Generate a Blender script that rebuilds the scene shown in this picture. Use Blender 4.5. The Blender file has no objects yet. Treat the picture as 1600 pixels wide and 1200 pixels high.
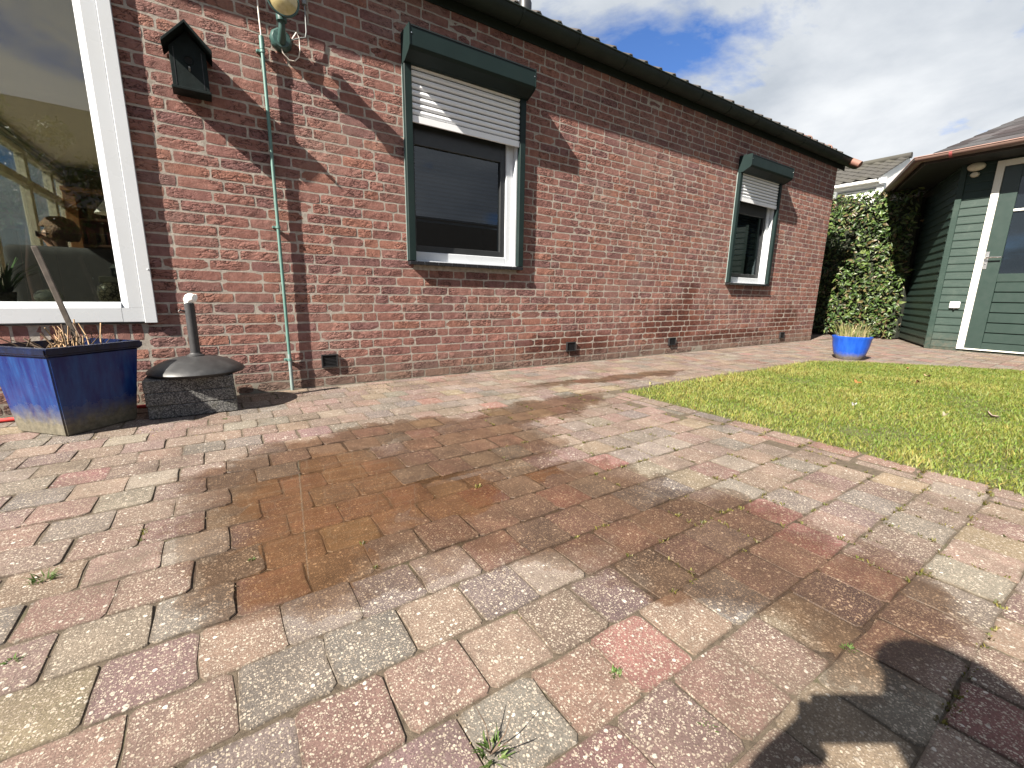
import bpy, bmesh, math, random
import numpy as np
from mathutils import Matrix, Vector, Euler, noise as mnoise

random.seed(7)
rng = np.random.default_rng(7)
S = bpy.context.scene
COL = S.collection
PI = math.pi

# ------------------------------------------------------------------ camera
CAM = Vector((0.0, -3.1314, 0.6455))
CR = Vector((0.8336761, -0.55198883, 0.01710255))
CU = Vector((0.09865928, 0.17933398, 0.97882872))
CF = Vector((0.54336959, 0.81433878, -0.20396528))
FPX = 674.8
cd = bpy.data.cameras.new("camera")
cam = bpy.data.objects.new("camera", cd)
COL.objects.link(cam)
m = Matrix.Identity(4)
for i in range(3):
    m[i][0] = CR[i]; m[i][1] = CU[i]; m[i][2] = -CF[i]; m[i][3] = CAM[i]
cam.matrix_world = m
cd.sensor_fit = 'HORIZONTAL'
cd.sensor_width = 36.0
cd.lens = FPX * 36.0 / 1600.0
cd.clip_start = 0.02
cd.clip_end = 2000.0
S.camera = cam

# ------------------------------------------------------------------ light
SUN_D = Vector((1.0, 0.26, -0.84)).normalized()      # direction the light travels
el = math.asin(-SUN_D.z)
az = math.atan2(-SUN_D.x, -SUN_D.y)                  # from +Y towards +X
sd = bpy.data.lights.new("sun", 'SUN')
sd.energy = 5.0
sd.angle = math.radians(0.53)
sd.color = (1.0, 0.93, 0.82)
sun = bpy.data.objects.new("sun", sd)
COL.objects.link(sun)
sun.rotation_euler = SUN_D.to_track_quat('-Z', 'Y').to_euler()
sun.location = (-6, -3, 8)

W = bpy.data.worlds.new("World")
S.world = W
W.use_nodes = True
wn, wl = W.node_tree.nodes, W.node_tree.links
wn.clear()
def wnode(t, **k):
    n = wn.new(t)
    for a, b in k.items():
        setattr(n, a, b)
    return n
sky = wnode('ShaderNodeTexSky', sky_type='NISHITA', sun_disc=False, sun_elevation=el, sun_rotation=az % (2 * PI))
sky.air_density = 1.0; sky.dust_density = 0.6; sky.ozone_density = 1.2
tc = wnode('ShaderNodeTexCoord')
sep = wnode('ShaderNodeSeparateXYZ'); wl.new(tc.outputs['Generated'], sep.inputs[0])
zc = wnode('ShaderNodeMath', operation='MAXIMUM'); wl.new(sep.outputs['Z'], zc.inputs[0]); zc.inputs[1].default_value = 0.0
za = wnode('ShaderNodeMath', operation='ADD'); wl.new(zc.outputs[0], za.inputs[0]); za.inputs[1].default_value = 0.22
def wdiv(o):
    d = wnode('ShaderNodeMath', operation='DIVIDE'); wl.new(o, d.inputs[0]); wl.new(za.outputs[0], d.inputs[1]); return d.outputs[0]
cmb = wnode('ShaderNodeCombineXYZ'); wl.new(wdiv(sep.outputs['X']), cmb.inputs[0]); wl.new(wdiv(sep.outputs['Y']), cmb.inputs[1])
CLOUD_OFF = (0.331, 5.318, 0.0)
mp = wnode('ShaderNodeMapping'); wl.new(cmb.outputs[0], mp.inputs[0]); mp.inputs['Location'].default_value = CLOUD_OFF
def wnoise(scale, detail, rough, dist, off):
    a = wnode('ShaderNodeVectorMath', operation='ADD'); wl.new(mp.outputs[0], a.inputs[0]); a.inputs[1].default_value = off
    n = wnode('ShaderNodeTexNoise'); wl.new(a.outputs[0], n.inputs['Vector'])
    n.inputs['Scale'].default_value = scale; n.inputs['Detail'].default_value = detail
    n.inputs['Roughness'].default_value = rough; n.inputs['Distortion'].default_value = dist
    return n.outputs['Fac']
def wramp(fac, stops):
    r = wnode('ShaderNodeValToRGB'); wl.new(fac, r.inputs[0])
    e = r.color_ramp.elements
    while len(e) < len(stops): e.new(0.5)
    for x, (p_, c_) in zip(e, stops):
        x.position = p_; x.color = (*c_, 1)
    return r.outputs[0]
cov = wramp(wnoise(1.15, 9, 0.58, 0.35, (0, 0, 0)), [(0.365, (0, 0, 0)), (0.455, (1, 1, 1))])
shade = wramp(wnoise(0.95, 8, 0.55, 0.2, (7.3, 2.2, 4.0)), [(0.30, (1.5, 1.7, 2.0)), (0.46, (2.55, 2.78, 3.08)), (0.66, (4.3, 4.42, 4.55))])
mx = wnode('ShaderNodeMix', data_type='RGBA'); wl.new(cov, mx.inputs[0]); wl.new(shade, mx.inputs['B'])
skg = wnode('ShaderNodeMix', data_type='RGBA', blend_type='MULTIPLY'); skg.inputs[0].default_value = 1.0
wl.new(sky.outputs[0], skg.inputs['A']); skg.inputs['B'].default_value = (0.36, 0.52, 0.80, 1)
wl.new(skg.outputs['Result'], mx.inputs['A'])
bg = wnode('ShaderNodeBackground'); wl.new(mx.outputs['Result'], bg.inputs[0]); bg.inputs[1].default_value = 0.058
wo = wnode('ShaderNodeOutputWorld'); wl.new(bg.outputs[0], wo.inputs[0])

S.view_settings.view_transform = 'Standard'
S.view_settings.look = 'None'
S.view_settings.gamma = 1.0
S.view_settings.use_curve_mapping = False
S.view_settings.exposure = 1.95
S.render.engine = 'CYCLES'
S.cycles.max_bounces = 7
S.cycles.transparent_max_bounces = 12
S.cycles.sample_clamp_indirect = 4.0

# ------------------------------------------------------------------ projection of a point to the photo (only used to rank pieces by size)
def pix(p):
    v = Vector(p) - CAM
    z = v.dot(CF)
    if z < 0.05: return None
    return 800 + FPX * v.dot(CR) / z, 600 - FPX * v.dot(CU) / z
def pix_area(pts):
    q = [pix(p) for p in pts]
    if any(a is None for a in q): return 0
    cx = sum(a[0] for a in q) / len(q); cy = sum(a[1] for a in q) / len(q)
    if not (-30 < cx < 1630 and -30 < cy < 1230): return 0
    s = 0
    for i in range(len(q)):
        a, b = q[i], q[(i + 1) % len(q)]
        s += a[0] * b[1] - b[0] * a[1]
    return abs(s) / 2

# ------------------------------------------------------------------ node helper
class NT:
    def __init__(self, name):
        self.m = bpy.data.materials.new(name); self.m.use_nodes = True
        self.t = self.m.node_tree; self.n = self.t.nodes; self.l = self.t.links
        self.b = self.n['Principled BSDF']; self.out = self.n['Material Output']
    def node(self, t, ins=None, **k):
        n = self.n.new(t)
        for a, v in k.items(): setattr(n, a, v)
        if ins:
            for a, v in ins.items(): self.set(n.inputs[a], v)
        return n
    def set(self, sock, v):
        if isinstance(v, bpy.types.NodeSocket): self.l.new(v, sock)
        elif isinstance(v, (tuple, list)) and len(v) == 3 and sock.type == 'RGBA': sock.default_value = (*v, 1)
        else: sock.default_value = v
    def math(self, op, a, b=0.0, clamp=False):
        n = self.node('ShaderNodeMath', {0: a, 1: b}, operation=op); n.use_clamp = clamp; return n.outputs[0]
    def vmath(self, op, a, b=(0, 0, 0)):
        n = self.node('ShaderNodeVectorMath', {0: a, 1: b}, operation=op); return n.outputs[0]
    def mix(self, f, a, b, blend='MIX'):
        n = self.node('ShaderNodeMix', data_type='RGBA', blend_type=blend)
        self.set(n.inputs[0], f); self.set(n.inputs['A'], a); self.set(n.inputs['B'], b); return n.outputs['Result']
    def pos(self): return self.node('ShaderNodeNewGeometry').outputs['Position']
    def obj(self): return self.node('ShaderNodeTexCoord').outputs['Object']
    def mapping(self, v, loc=(0, 0, 0), rot=(0, 0, 0), scale=(1, 1, 1)):
        return self.node('ShaderNodeMapping', {'Vector': v, 'Location': loc, 'Rotation': rot, 'Scale': scale}).outputs[0]
    def noise(self, v, scale, detail=4, rough=0.55, dist=0.0, **k):
        return self.node('ShaderNodeTexNoise', {'Vector': v, 'Scale': scale, 'Detail': detail, 'Roughness': rough, 'Distortion': dist}, **k).outputs['Fac']
    def voro(self, v, scale, out='Distance', **k):
        return self.node('ShaderNodeTexVoronoi', {'Vector': v, 'Scale': scale}, **k).outputs[out]
    def ramp(self, f, stops, interp='LINEAR'):
        r = self.node('ShaderNodeValToRGB', {0: f}); e = r.color_ramp.elements
        r.color_ramp.interpolation = interp
        while len(e) < len(stops): e.new(0.5)
        for x, (p_, c_) in zip(e, stops):
            x.position = p_; x.color = (*c_, 1) if isinstance(c_, tuple) else (c_, c_, c_, 1)
        return r.outputs[0]
    def bump(self, h, strength=0.5, dist=0.01, normal=None):
        n = self.node('ShaderNodeBump', {'Height': h, 'Strength': strength, 'Distance': dist})
        if normal is not None: self.l.new(normal, n.inputs['Normal'])
        return n.outputs[0]
    def fin(self, color=None, rough=None, normal=None, metallic=None, spec=None, **k):
        for nm, v in (('Base Color', color), ('Roughness', rough), ('Normal', normal), ('Metallic', metallic), ('Specular IOR Level', spec)):
            if v is not None: self.set(self.b.inputs[nm], v)
        for a, v in k.items(): self.set(self.b.inputs[a], v)
        return self.m

def simple(name, col, rough=0.5, var=0.12, scale=14.0, bump=0.0, bscale=80.0, metallic=0.0, dirt=None, dirt_amt=0.0, bdist=0.002, spec=None, coord='pos', **k):
    n = NT(name); v = n.pos() if coord == 'pos' else n.obj()
    f = n.noise(v, scale, 5, 0.6)
    c0 = tuple(max(0, c * (1 - var)) for c in col); c1 = tuple(min(1, c * (1 + var)) for c in col)
    c = n.ramp(f, [(0.3, c0), (0.7, c1)])
    r = rough
    if dirt is not None:
        df = n.ramp(n.noise(v, scale * 0.4, 6, 0.65), [(0.5 - 0.0, 0.0), (0.72, dirt_amt)])
        c = n.mix(df, c, dirt)
    fine = n.noise(v, scale * 3, 3, 0.5)
    r = n.math('ADD', n.math('MULTIPLY', fine, 0.16), rough - 0.08, True)
    nm = None
    if bump > 0: nm = n.bump(n.noise(v, bscale, 4, 0.6), bump, bdist)
    return n.fin(c, r, nm, metallic, spec, **k)

def glass_mat(name, tint=(0.86, 0.89, 0.88), ior=1.75, rough=0.0, wav=0.0):
    n = NT(name)
    n.n.remove(n.b)
    fr = n.node('ShaderNodeFresnel', {'IOR': ior})
    tr = n.node('ShaderNodeBsdfTransparent', {'Color': (*tint, 1)})
    gl = n.node('ShaderNodeBsdfGlossy', {'Color': (0.95, 0.97, 1, 1), 'Roughness': rough})
    if wav > 0:
        b = n.bump(n.noise(n.pos(), 1.6, 1, 0.4), wav, 0.05)
        n.l.new(b, gl.inputs['Normal'])
    ms = n.node('ShaderNodeMixShader'); front = n.math('MULTIPLY', fr.outputs[0], n.math('SUBTRACT', 1.0, n.node('ShaderNodeNewGeometry').outputs['Backfacing'])); n.l.new(front, ms.inputs[0]); n.l.new(tr.outputs[0], ms.inputs[1]); n.l.new(gl.outputs[0], ms.inputs[2])
    n.l.new(ms.outputs[0], n.out.inputs[0])
    return n.m

# ------------------------------------------------------------------ mesh helpers
class MB:
    """collects shapes into one bmesh"""
    def __init__(self): self.b = bmesh.new()
    def box(self, x0, x1, y0, y1, z0, z1, bev=0.0, mat=None, seg=1):
        t = bmesh.new(); bmesh.ops.create_cube(t, size=1.0)
        for v in t.verts:
            v.co = Vector(((x0 + x1) / 2 + v.co.x * (x1 - x0), (y0 + y1) / 2 + v.co.y * (y1 - y0), (z0 + z1) / 2 + v.co.z * (z1 - z0)))
        if bev > 0: bmesh.ops.bevel(t, geom=list(t.edges), offset=bev, segments=seg, affect='EDGES', profile=0.6)
        if mat is not None: t.transform(mat)
        self.add(t); return self
    def add(self, t):
        me = bpy.data.meshes.new("tmp"); t.to_mesh(me); t.free(); self.b.from_mesh(me); bpy.data.meshes.remove(me)
    def lathe(self, prof, n=32, c=(0, 0, 0), mat=None, cap=False):
        t = bmesh.new(); rings = []
        for r, z in prof:
            if r < 1e-6: rings.append([t.verts.new((c[0], c[1], c[2] + z))])
            else: rings.append([t.verts.new((c[0] + r * math.cos(2 * PI * i / n), c[1] + r * math.sin(2 * PI * i / n), c[2] + z)) for i in range(n)])
        for a, b in zip(rings, rings[1:]):
            for i in range(n):
                j = (i + 1) % n
                if len(a) == 1 and len(b) == 1: continue
                if len(a) == 1: t.faces.new((a[0], b[i], b[j]))
                elif len(b) == 1: t.faces.new((a[i], a[j], b[0]))
                else: t.faces.new((a[i], a[j], b[j], b[i]))
        if cap:
            for r_ in (rings[0], rings[-1]):
                if len(r_) > 2: t.faces.new(r_)
        bmesh.ops.recalc_face_normals(t, faces=list(t.faces))
        if mat is not None: t.transform(mat)
        self.add(t); return self
    def tube(self, pts, rad, n=10, cap=True):
        t = bmesh.new(); pts = [Vector(p) for p in pts]; rings = []
        rad = rad if isinstance(rad, (list, tuple)) else [rad] * len(pts)
        prev = None
        for i, p in enumerate(pts):
            d = (pts[min(i + 1, len(pts) - 1)] - pts[max(i - 1, 0)]).normalized()
            if prev is None:
                u = d.orthogonal().normalized()
            else:
                u = (prev - d * prev.dot(d)).normalized()
            prev = u; w = d.cross(u)
            rings.append([t.verts.new(p + (u * math.cos(2 * PI * k / n) + w * math.sin(2 * PI * k / n)) * rad[i]) for k in range(n)])
        for a, b in zip(rings, rings[1:]):
            for i in range(n): t.faces.new((a[i], a[(i + 1) % n], b[(i + 1) % n], b[i]))
        if cap: t.faces.new(rings[0][::-1]); t.faces.new(rings[-1])
        bmesh.ops.recalc_face_normals(t, faces=list(t.faces))
        self.add(t); return self
    def prism(self, poly, a0, a1, axis='x', bev=0.0, mat=None):
        """poly: 2d points, extruded along axis ('x': poly is (y,z); 'y': (x,z); 'z': (x,y))"""
        t = bmesh.new()
        def P(q, a): return {'x': (a, q[0], q[1]), 'y': (q[0], a, q[1]), 'z': (q[0], q[1], a)}[axis]
        A = [t.verts.new(P(q, a0)) for q in poly]; B = [t.verts.new(P(q, a1)) for q in poly]
        t.faces.new(A); t.faces.new(B)
        for i in range(len(poly)):
            j = (i + 1) % len(poly); t.faces.new((A[i], A[j], B[j], B[i]))
        bmesh.ops.recalc_face_normals(t, faces=list(t.faces))
        if bev > 0: bmesh.ops.bevel(t, geom=list(t.edges), offset=bev, segments=1, affect='EDGES')
        if mat is not None: t.transform(mat)
        self.add(t); return self
    def hexa(self, pts):
        """8 corner points: bottom 4, top 4"""
        t = bmesh.new(); v = [t.verts.new(p) for p in pts]
        for f in ((0, 1, 2, 3), (4, 5, 6, 7), (0, 1, 5, 4), (1, 2, 6, 5), (2, 3, 7, 6), (3, 0, 4, 7)): t.faces.new([v[i] for i in f])
        bmesh.ops.recalc_face_normals(t, faces=list(t.faces)); self.add(t); return self
    def mesh(self, name, mat, smooth=None):
        me = bpy.data.meshes.new(name); self.b.to_mesh(me); self.b.free()
        if mat is not None: me.materials.append(mat)
        if smooth is not None: shade_smooth(me, smooth)
        return me
    def build(self, name, mat, parent=None, smooth=None):
        return link(name, self.mesh(name, mat, smooth), parent)

def shade_smooth(me, angle):
    for p in me.polygons: p.use_smooth = True
    b = bmesh.new(); b.from_mesh(me)
    for e in b.edges:
        if len(e.link_faces) == 2:
            e.smooth = e.calc_face_angle(0.0) < math.radians(angle)
    b.to_mesh(me); b.free()

def link(name, me, parent=None):
    o = bpy.data.objects.new(name, me); COL.objects.link(o)
    if parent is not None:
        o.parent = parent
        o.matrix_parent_inverse = parent.matrix_world.inverted() if parent.type == 'EMPTY' and False else Matrix.Identity(4)
    return o
def thing(name, label, cat, group=None):
    o = bpy.data.objects.new(name, None); COL.objects.link(o); o.empty_display_size = 0.1
    return tag(o, label, cat, group)
def tag(o, label=None, cat=None, group=None, kind=None):
    if label: o['label'] = label
    if cat: o['category'] = cat
    if group: o['group'] = group
    if kind: o['kind'] = kind
    return o
def raw_mesh(name, verts, faces, mat, tint=None, smooth=False, edge=None):
    """verts Nx3, faces MxK array; tint per-vertex colours Nx3"""
    verts = np.asarray(verts, dtype=np.float32); faces = np.asarray(faces, dtype=np.int32)
    me = bpy.data.meshes.new(name); k = faces.shape[1]
    me.vertices.add(len(verts)); me.vertices.foreach_set('co', verts.ravel())
    me.loops.add(faces.size); me.loops.foreach_set('vertex_index', faces.ravel())
    me.polygons.add(len(faces)); me.polygons.foreach_set('loop_start', np.arange(0, faces.size, k, dtype=np.int32))
    me.polygons.foreach_set('loop_total', np.full(len(faces), k, dtype=np.int32))
    me.polygons.foreach_set('use_smooth', np.full(len(faces), bool(smooth)))
    me.update(calc_edges=True)
    if tint is not None:
        a = me.color_attributes.new('tint', 'FLOAT_COLOR', 'POINT')
        c = np.ones((len(verts), 4), dtype=np.float32); c[:, :3] = tint
        a.data.foreach_set('color', c.ravel())
    if edge is not None:
        a = me.attributes.new('edge', 'FLOAT', 'POINT'); a.data.foreach_set('value', np.asarray(edge, dtype=np.float32))
    if mat is not None: me.materials.append(mat)
    return me

def tint_out(n, src):
    if src == 'object': return n.node('ShaderNodeObjectInfo').outputs['Color']
    return n.node('ShaderNodeVertexColor', layer_name='tint').outputs['Color'] if False else n.node('ShaderNodeAttribute', attribute_name='tint').outputs['Color']

def ellipse_field(n, v, ells):
    """min over ellipses of normalised distance (1 on the outline)"""
    cur = None
    for (cx, cy, rx, ry, a) in ells:
        w = n.node('ShaderNodeMapping', {'Vector': v, 'Location': (cx, cy, 0), 'Rotation': (0, 0, math.radians(a)), 'Scale': (rx, ry, 1e6)}, vector_type='TEXTURE').outputs[0]
        d = n.node('ShaderNodeVectorMath', {0: w}, operation='LENGTH').outputs['Value']
        cur = d if cur is None else n.math('MINIMUM', cur, d)
    return cur

# ------------------------------------------------------------------ materials
def brick_material(name, src):
    n = NT(name); v = n.pos(); tint = tint_out(n, src)
    warp = n.noise(v, 9, 3, 0.5)
    c = n.mix(n.ramp(n.noise(v, 26, 6, 0.65), [(0.32, 0.0), (0.72, 1.0)]), n.mix(1.0, tint, (0.72, 0.66, 0.66), 'MULTIPLY'), n.mix(1.0, tint, (1.22, 1.24, 1.26), 'MULTIPLY'))
    # pale lime bloom and sooty specks
    c = n.mix(n.ramp(n.noise(v, 55, 5, 0.7), [(0.56, 0.0), (0.78, 0.45)]), c, (0.30, 0.24, 0.21))
    c = n.mix(n.ramp(n.noise(n.vmath('ADD', v, (4, 2, 9)), 95, 4, 0.7), [(0.62, 0.0), (0.74, 0.75)]), c, (0.055, 0.035, 0.035))
    sx = n.node('ShaderNodeSeparateXYZ', {0: v}); z = sx.outputs['Z']
    # grey lime and algae at the foot of the wall
    foot = n.math('ADD', n.math('MULTIPLY', z, -5.0), n.math('ADD', n.math('MULTIPLY', warp, 0.9), 0.62), True)
    c = n.mix(n.math('MULTIPLY', foot, 0.70), c, (0.125, 0.098, 0.076))
    # pale salt bloom in broad patches, dark runs under the sills
    bloom = n.ramp(n.noise(n.vmath('ADD', v, (6, 6, 2)), 1.7, 6, 0.65), [(0.52, 0.0), (0.72, 0.34)])
    c = n.mix(bloom, c, (0.27, 0.205, 0.17))
    run = n.ramp(n.noise(n.mapping(v, scale=(9.0, 1.0, 0.8)), 2.2, 4, 0.6), [(0.46, 0.0), (0.62, 1.0)])
    sill = n.ramp(ellipse_field(n, n.node('ShaderNodeCombineXYZ', {0: sx.outputs['X'], 1: z}).outputs[0], [(1.66, 0.70, 0.54, 0.42, 0), (5.74, 0.66, 0.54, 0.42, 0), (0.34, 1.2, 0.07, 1.4, 0)]), [(0.5, 0.5), (1.0, 0.0)])
    c = n.mix(n.math('MULTIPLY', run, sill), c, n.mix(1.0, c, (0.45, 0.42, 0.40), 'MULTIPLY'))
    # damp patches that have crept up from the pavement
    vv = n.node('ShaderNodeCombineXYZ', {0: n.math('ADD', sx.outputs['X'], n.math('MULTIPLY', n.noise(v, 3.5, 5, 0.6), 0.9)), 1: n.math('ADD', z, n.math('MULTIPLY', n.noise(n.vmath('ADD', v, (3, 3, 3)), 4, 5, 0.6), 0.25))}).outputs[0]
    d = ellipse_field(n, vv, [(4.75, 0.45, 0.75, 0.26, 0), (4.95, 0.75, 0.28, 0.26, 0), (3.2, 0.3, 0.9, 0.14, 0), (7.35, 0.46, 0.55, 0.26, 0), (6.0, 0.3, 1.2, 0.10, 0)])
    damp = n.ramp(d, [(0.55, 1.0), (1.10, 0.0)])
    c = n.mix(damp, c, n.mix(1.0, c, (0.50, 0.36, 0.31), 'MULTIPLY'))
    rough = n.math('SUBTRACT', 0.9, n.math('MULTIPLY', damp, 0.25))
    # hand-moulded creases: slanting folds with sharp lips
    wv = n.vmath('ADD', v, n.node('ShaderNodeVectorMath', {0: n.node('ShaderNodeTexNoise', {'Vector': v, 'Scale': 22.0, 'Detail': 3}).outputs['Color'], 'Scale': 0.030}, operation='SCALE').outputs[0])
    dv = n.mapping(wv, rot=(0, math.radians(32), 0), scale=(1.0, 1.0, 2.2))
    f1 = n.noise(dv, 17, 3, 0.55)
    fold = n.math('ABSOLUTE', n.math('SUBTRACT', n.math('FRACT', n.math('MULTIPLY', f1, 3.2)), 0.5))
    fold = n.ramp(fold, [(0.0, 0.0), (0.10, 0.55), (0.5, 1.0)])
    amt = n.ramp(n.noise(n.vmath('ADD', v, (9, 1, 5)), 6.5, 2, 0.5), [(0.40, 0.0), (0.56, 1.0)])
    h = n.math('ADD', n.math('MULTIPLY', fold, n.math('MULTIPLY', amt, 0.62)), n.math('ADD', n.math('MULTIPLY', n.noise(v, 230, 5, 0.75), 0.30), n.math('MULTIPLY', n.noise(v, 60, 3, 0.6), 0.22)))
    c = n.mix(n.math('MULTIPLY', n.ramp(fold, [(0.10, 0.9), (0.45, 0.0)]), amt), c, n.mix(1.0, c, (0.30, 0.26, 0.27), 'MULTIPLY'))  # fold valleys also darkened in the base colour, as painted crease shade
    nm = n.bump(h, 1.0, 0.0095)
    return n.fin(c, rough, nm, spec=0.25)
M_BRICK_O = brick_material('hand_moulded_brick', 'object')
M_BRICK_S = brick_material('hand_moulded_brick_field', 'attr')

def mortar_material():
    n = NT('mortar'); v = n.pos()
    c = n.ramp(n.noise(v, 30, 6, 0.7), [(0.3, (0.20, 0.175, 0.148)), (0.7, (0.375, 0.335, 0.292))])
    z = n.node('ShaderNodeSeparateXYZ', {0: v}).outputs['Z']
    foot = n.math('ADD', n.math('MULTIPLY', z, -5.0), n.math('ADD', n.math('MULTIPLY', n.noise(v, 9, 3, 0.5), 0.9), 0.55), True)
    c = n.mix(n.math('MULTIPLY', foot, 0.6), c, (0.13, 0.115, 0.085))
    nm = n.bump(n.math('ADD', n.noise(v, 170, 5, 0.75), n.math('MULTIPLY', n.noise(v, 40, 3, 0.6), 0.8)), 0.7, 0.0018)
    return n.fin(c, 0.95, nm, spec=0.2)
M_MORTAR = mortar_material()

WET = [(0.30, -1.75, 0.48, 0.52, 0), (0.10, -2.05, 0.22, 0.24, 0), (0.75, -2.1, 0.55, 0.36, -18), (1.05, -2.55, 0.36, 0.30, -10), (0.85, -1.55, 0.42, 0.34, 0),
       (1.12, -2.86, 0.30, 0.16, 0), (1.35, -1.25, 0.8, 0.19, 12), (0.52, -1.2, 0.5, 0.16, 4), (0.80, -2.62, 0.09, 0.045, 20), (0.13, -1.35, 0.36, 0.12, 8), (2.6, -0.75, 0.9, 0.10, -4)]
PUDDLE = [(0.24, -1.68, 0.30, 0.42), (0.13, -2.05, 0.20, 0.20), (0.55, -1.90, 0.24, 0.22), (0.95, -1.93, 0.16, 0.09)]
def wet_fields(n, v):
    wv = n.vmath('ADD', v, n.node('ShaderNodeVectorMath', {0: n.vmath('SUBTRACT', n.node('ShaderNodeTexNoise', {'Vector': v, 'Scale': 5.5, 'Detail': 8, 'Roughness': 0.68}).outputs['Color'], (0.5, 0.5, 0.5)), 'Scale': 0.42}, operation='SCALE').outputs[0])
    d = ellipse_field(n, wv, WET)
    return n.ramp(d, [(0.72, 1.0), (0.98, 0.55), (1.10, 0.0)])

def paver_material(name, src):
    n = NT(name); v = n.pos(); tint = tint_out(n, src)
    big = n.ramp(n.noise(v, 11, 4, 0.6), [(0.35, 0.0), (0.65, 1.0)])
    c = n.mix(big, n.mix(1.0, tint, (0.80, 0.80, 0.80), 'MULTIPLY'), n.mix(1.0, tint, (1.12, 1.10, 1.08), 'MULTIPLY'))
    # cement grain
    c = n.mix(n.ramp(n.noise(v, 260, 4, 0.75), [(0.36, 0.7), (0.55, 0.0)]), c, n.mix(1.0, c, (0.42, 0.38, 0.36), 'MULTIPLY'))
    # exposed aggregate of three sizes
    hs = []
    for sc, thr, col, off, r in ((170, 0.66, (0.34, 0.29, 0.23), (0, 0, 0), 0.42), (95, 0.90, (0.42, 0.38, 0.33), (1.3, 2.1, 0.7), 0.38), (330, 0.50, (0.29, 0.24, 0.19), (5.1, 0.4, 2.2), 0.46)):
        wv = n.vmath('ADD', n.vmath('ADD', v, off), n.node('ShaderNodeVectorMath', {0: n.node('ShaderNodeTexNoise', {'Vector': v, 'Scale': sc * 0.9, 'Detail': 1}).outputs['Color'], 'Scale': 0.55 / sc}, operation='SCALE').outputs[0])
        vo = n.node('ShaderNodeTexVoronoi', {'Vector': n.mapping(wv, scale=(1, 1, 0.5)), 'Scale': sc})
        rnd = n.node('ShaderNodeSeparateColor', {0: vo.outputs['Color']})
        sel = n.math('GREATER_THAN', rnd.outputs[0], thr)
        blob = n.ramp(vo.outputs['Distance'], [(r - 0.06, 1.0), (r, 0.0)])
        f = n.math('MULTIPLY', sel, blob)
        cc = n.mix(rnd.outputs[1], n.mix(1.0, col, (0.62, 0.60, 0.58), 'MULTIPLY'), n.mix(1.0, col, (1.25, 1.28, 1.3), 'MULTIPLY'))
        c = n.mix(n.math('MULTIPLY', f, 0.85), c, cc)
        hs.append(n.math('MULTIPLY', f, 60.0 / sc))
    # soil that collects between the stones
    c = n.mix(n.ramp(n.noise(n.vmath('ADD', v, (7, 3, 1)), 4.2, 6, 0.68), [(0.50, 0.0), (0.72, 0.6)]), c, (0.085, 0.064, 0.045))
    ed = n.node('ShaderNodeAttribute', attribute_name='edge').outputs['Fac']
    ed = n.math('MULTIPLY', n.math('POWER', ed, 1.3), n.ramp(n.noise(n.vmath('ADD', v, (3, 9, 4)), 38, 5, 0.7), [(0.34, 0.15), (0.62, 1.0)]))
    c = n.mix(n.math('MULTIPLY', ed, 0.80), c, (0.060, 0.045, 0.030))
    # dark blotches of grime across several stones
    c = n.mix(n.ramp(n.noise(n.vmath('ADD', v, (11, 4, 2)), 2.6, 7, 0.72), [(0.52, 0.0), (0.70, 0.55)]), c, n.mix(1.0, c, (0.42, 0.38, 0.34), 'MULTIPLY'))
    wet = wet_fields(n, v)
    wc = n.mix(1.0, c, n.mix(n.ramp(n.noise(n.vmath('ADD', v, (2, 2, 7)), 9, 6, 0.7), [(0.35, 0.0), (0.65, 1.0)]), (0.60, 0.47, 0.37), (0.36, 0.27, 0.21)), 'MULTIPLY')
    wc = n.mix(n.ramp(n.noise(n.vmath('ADD', v, (1, 8, 2)), 5, 5, 0.65), [(0.46, 0.0), (0.72, 0.45)]), wc, (0.070, 0.040, 0.022))
    c = n.mix(wet, c, wc)
    rough = n.math('SUBTRACT', 0.9, n.math('MULTIPLY', wet, 0.30))
    h = n.math('ADD', n.math('ADD', hs[0], hs[1]), n.math('ADD', hs[2], n.math('MULTIPLY', n.noise(v, 210, 5, 0.7), 0.8)))
    nm = n.bump(h, n.math('SUBTRACT', 0.65, n.math('MULTIPLY', wet, 0.25)), 0.0042)
    return n.fin(c, rough, nm, spec=0.35)
M_PAVER_O = paver_material('tumbled_paver', 'object')
M_PAVER_S = paver_material('tumbled_paver_field', 'attr')

def soil_material(name, wetness=True, c0=(0.045, 0.034, 0.024), c1=(0.115, 0.09, 0.065)):
    n = NT(name); v = n.pos()
    c = n.ramp(n.noise(v, 60, 6, 0.7), [(0.3, c0), (0.7, c1)])
    c = n.mix(n.ramp(n.noise(n.vmath('ADD', v, (2, 5, 1)), 8, 5, 0.65), [(0.55, 0.0), (0.75, 0.55)]), c, (0.07, 0.085, 0.028))
    r = 0.95
    if wetness:
        w = wet_fields(n, v); c = n.mix(w, c, n.mix(1.0, c, (0.45, 0.33, 0.26), 'MULTIPLY')); r = n.math('SUBTRACT', 0.95, n.math('MULTIPLY', w, 0.4))
    return n.fin(c, r, n.bump(n.noise(v, 220, 5, 0.8), 0.9, 0.004), spec=0.25)
M_SOIL = soil_material('joint_sand')
M_EARTH = soil_material('lawn_earth', False, (0.045, 0.05, 0.016), (0.10, 0.10, 0.04))

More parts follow.
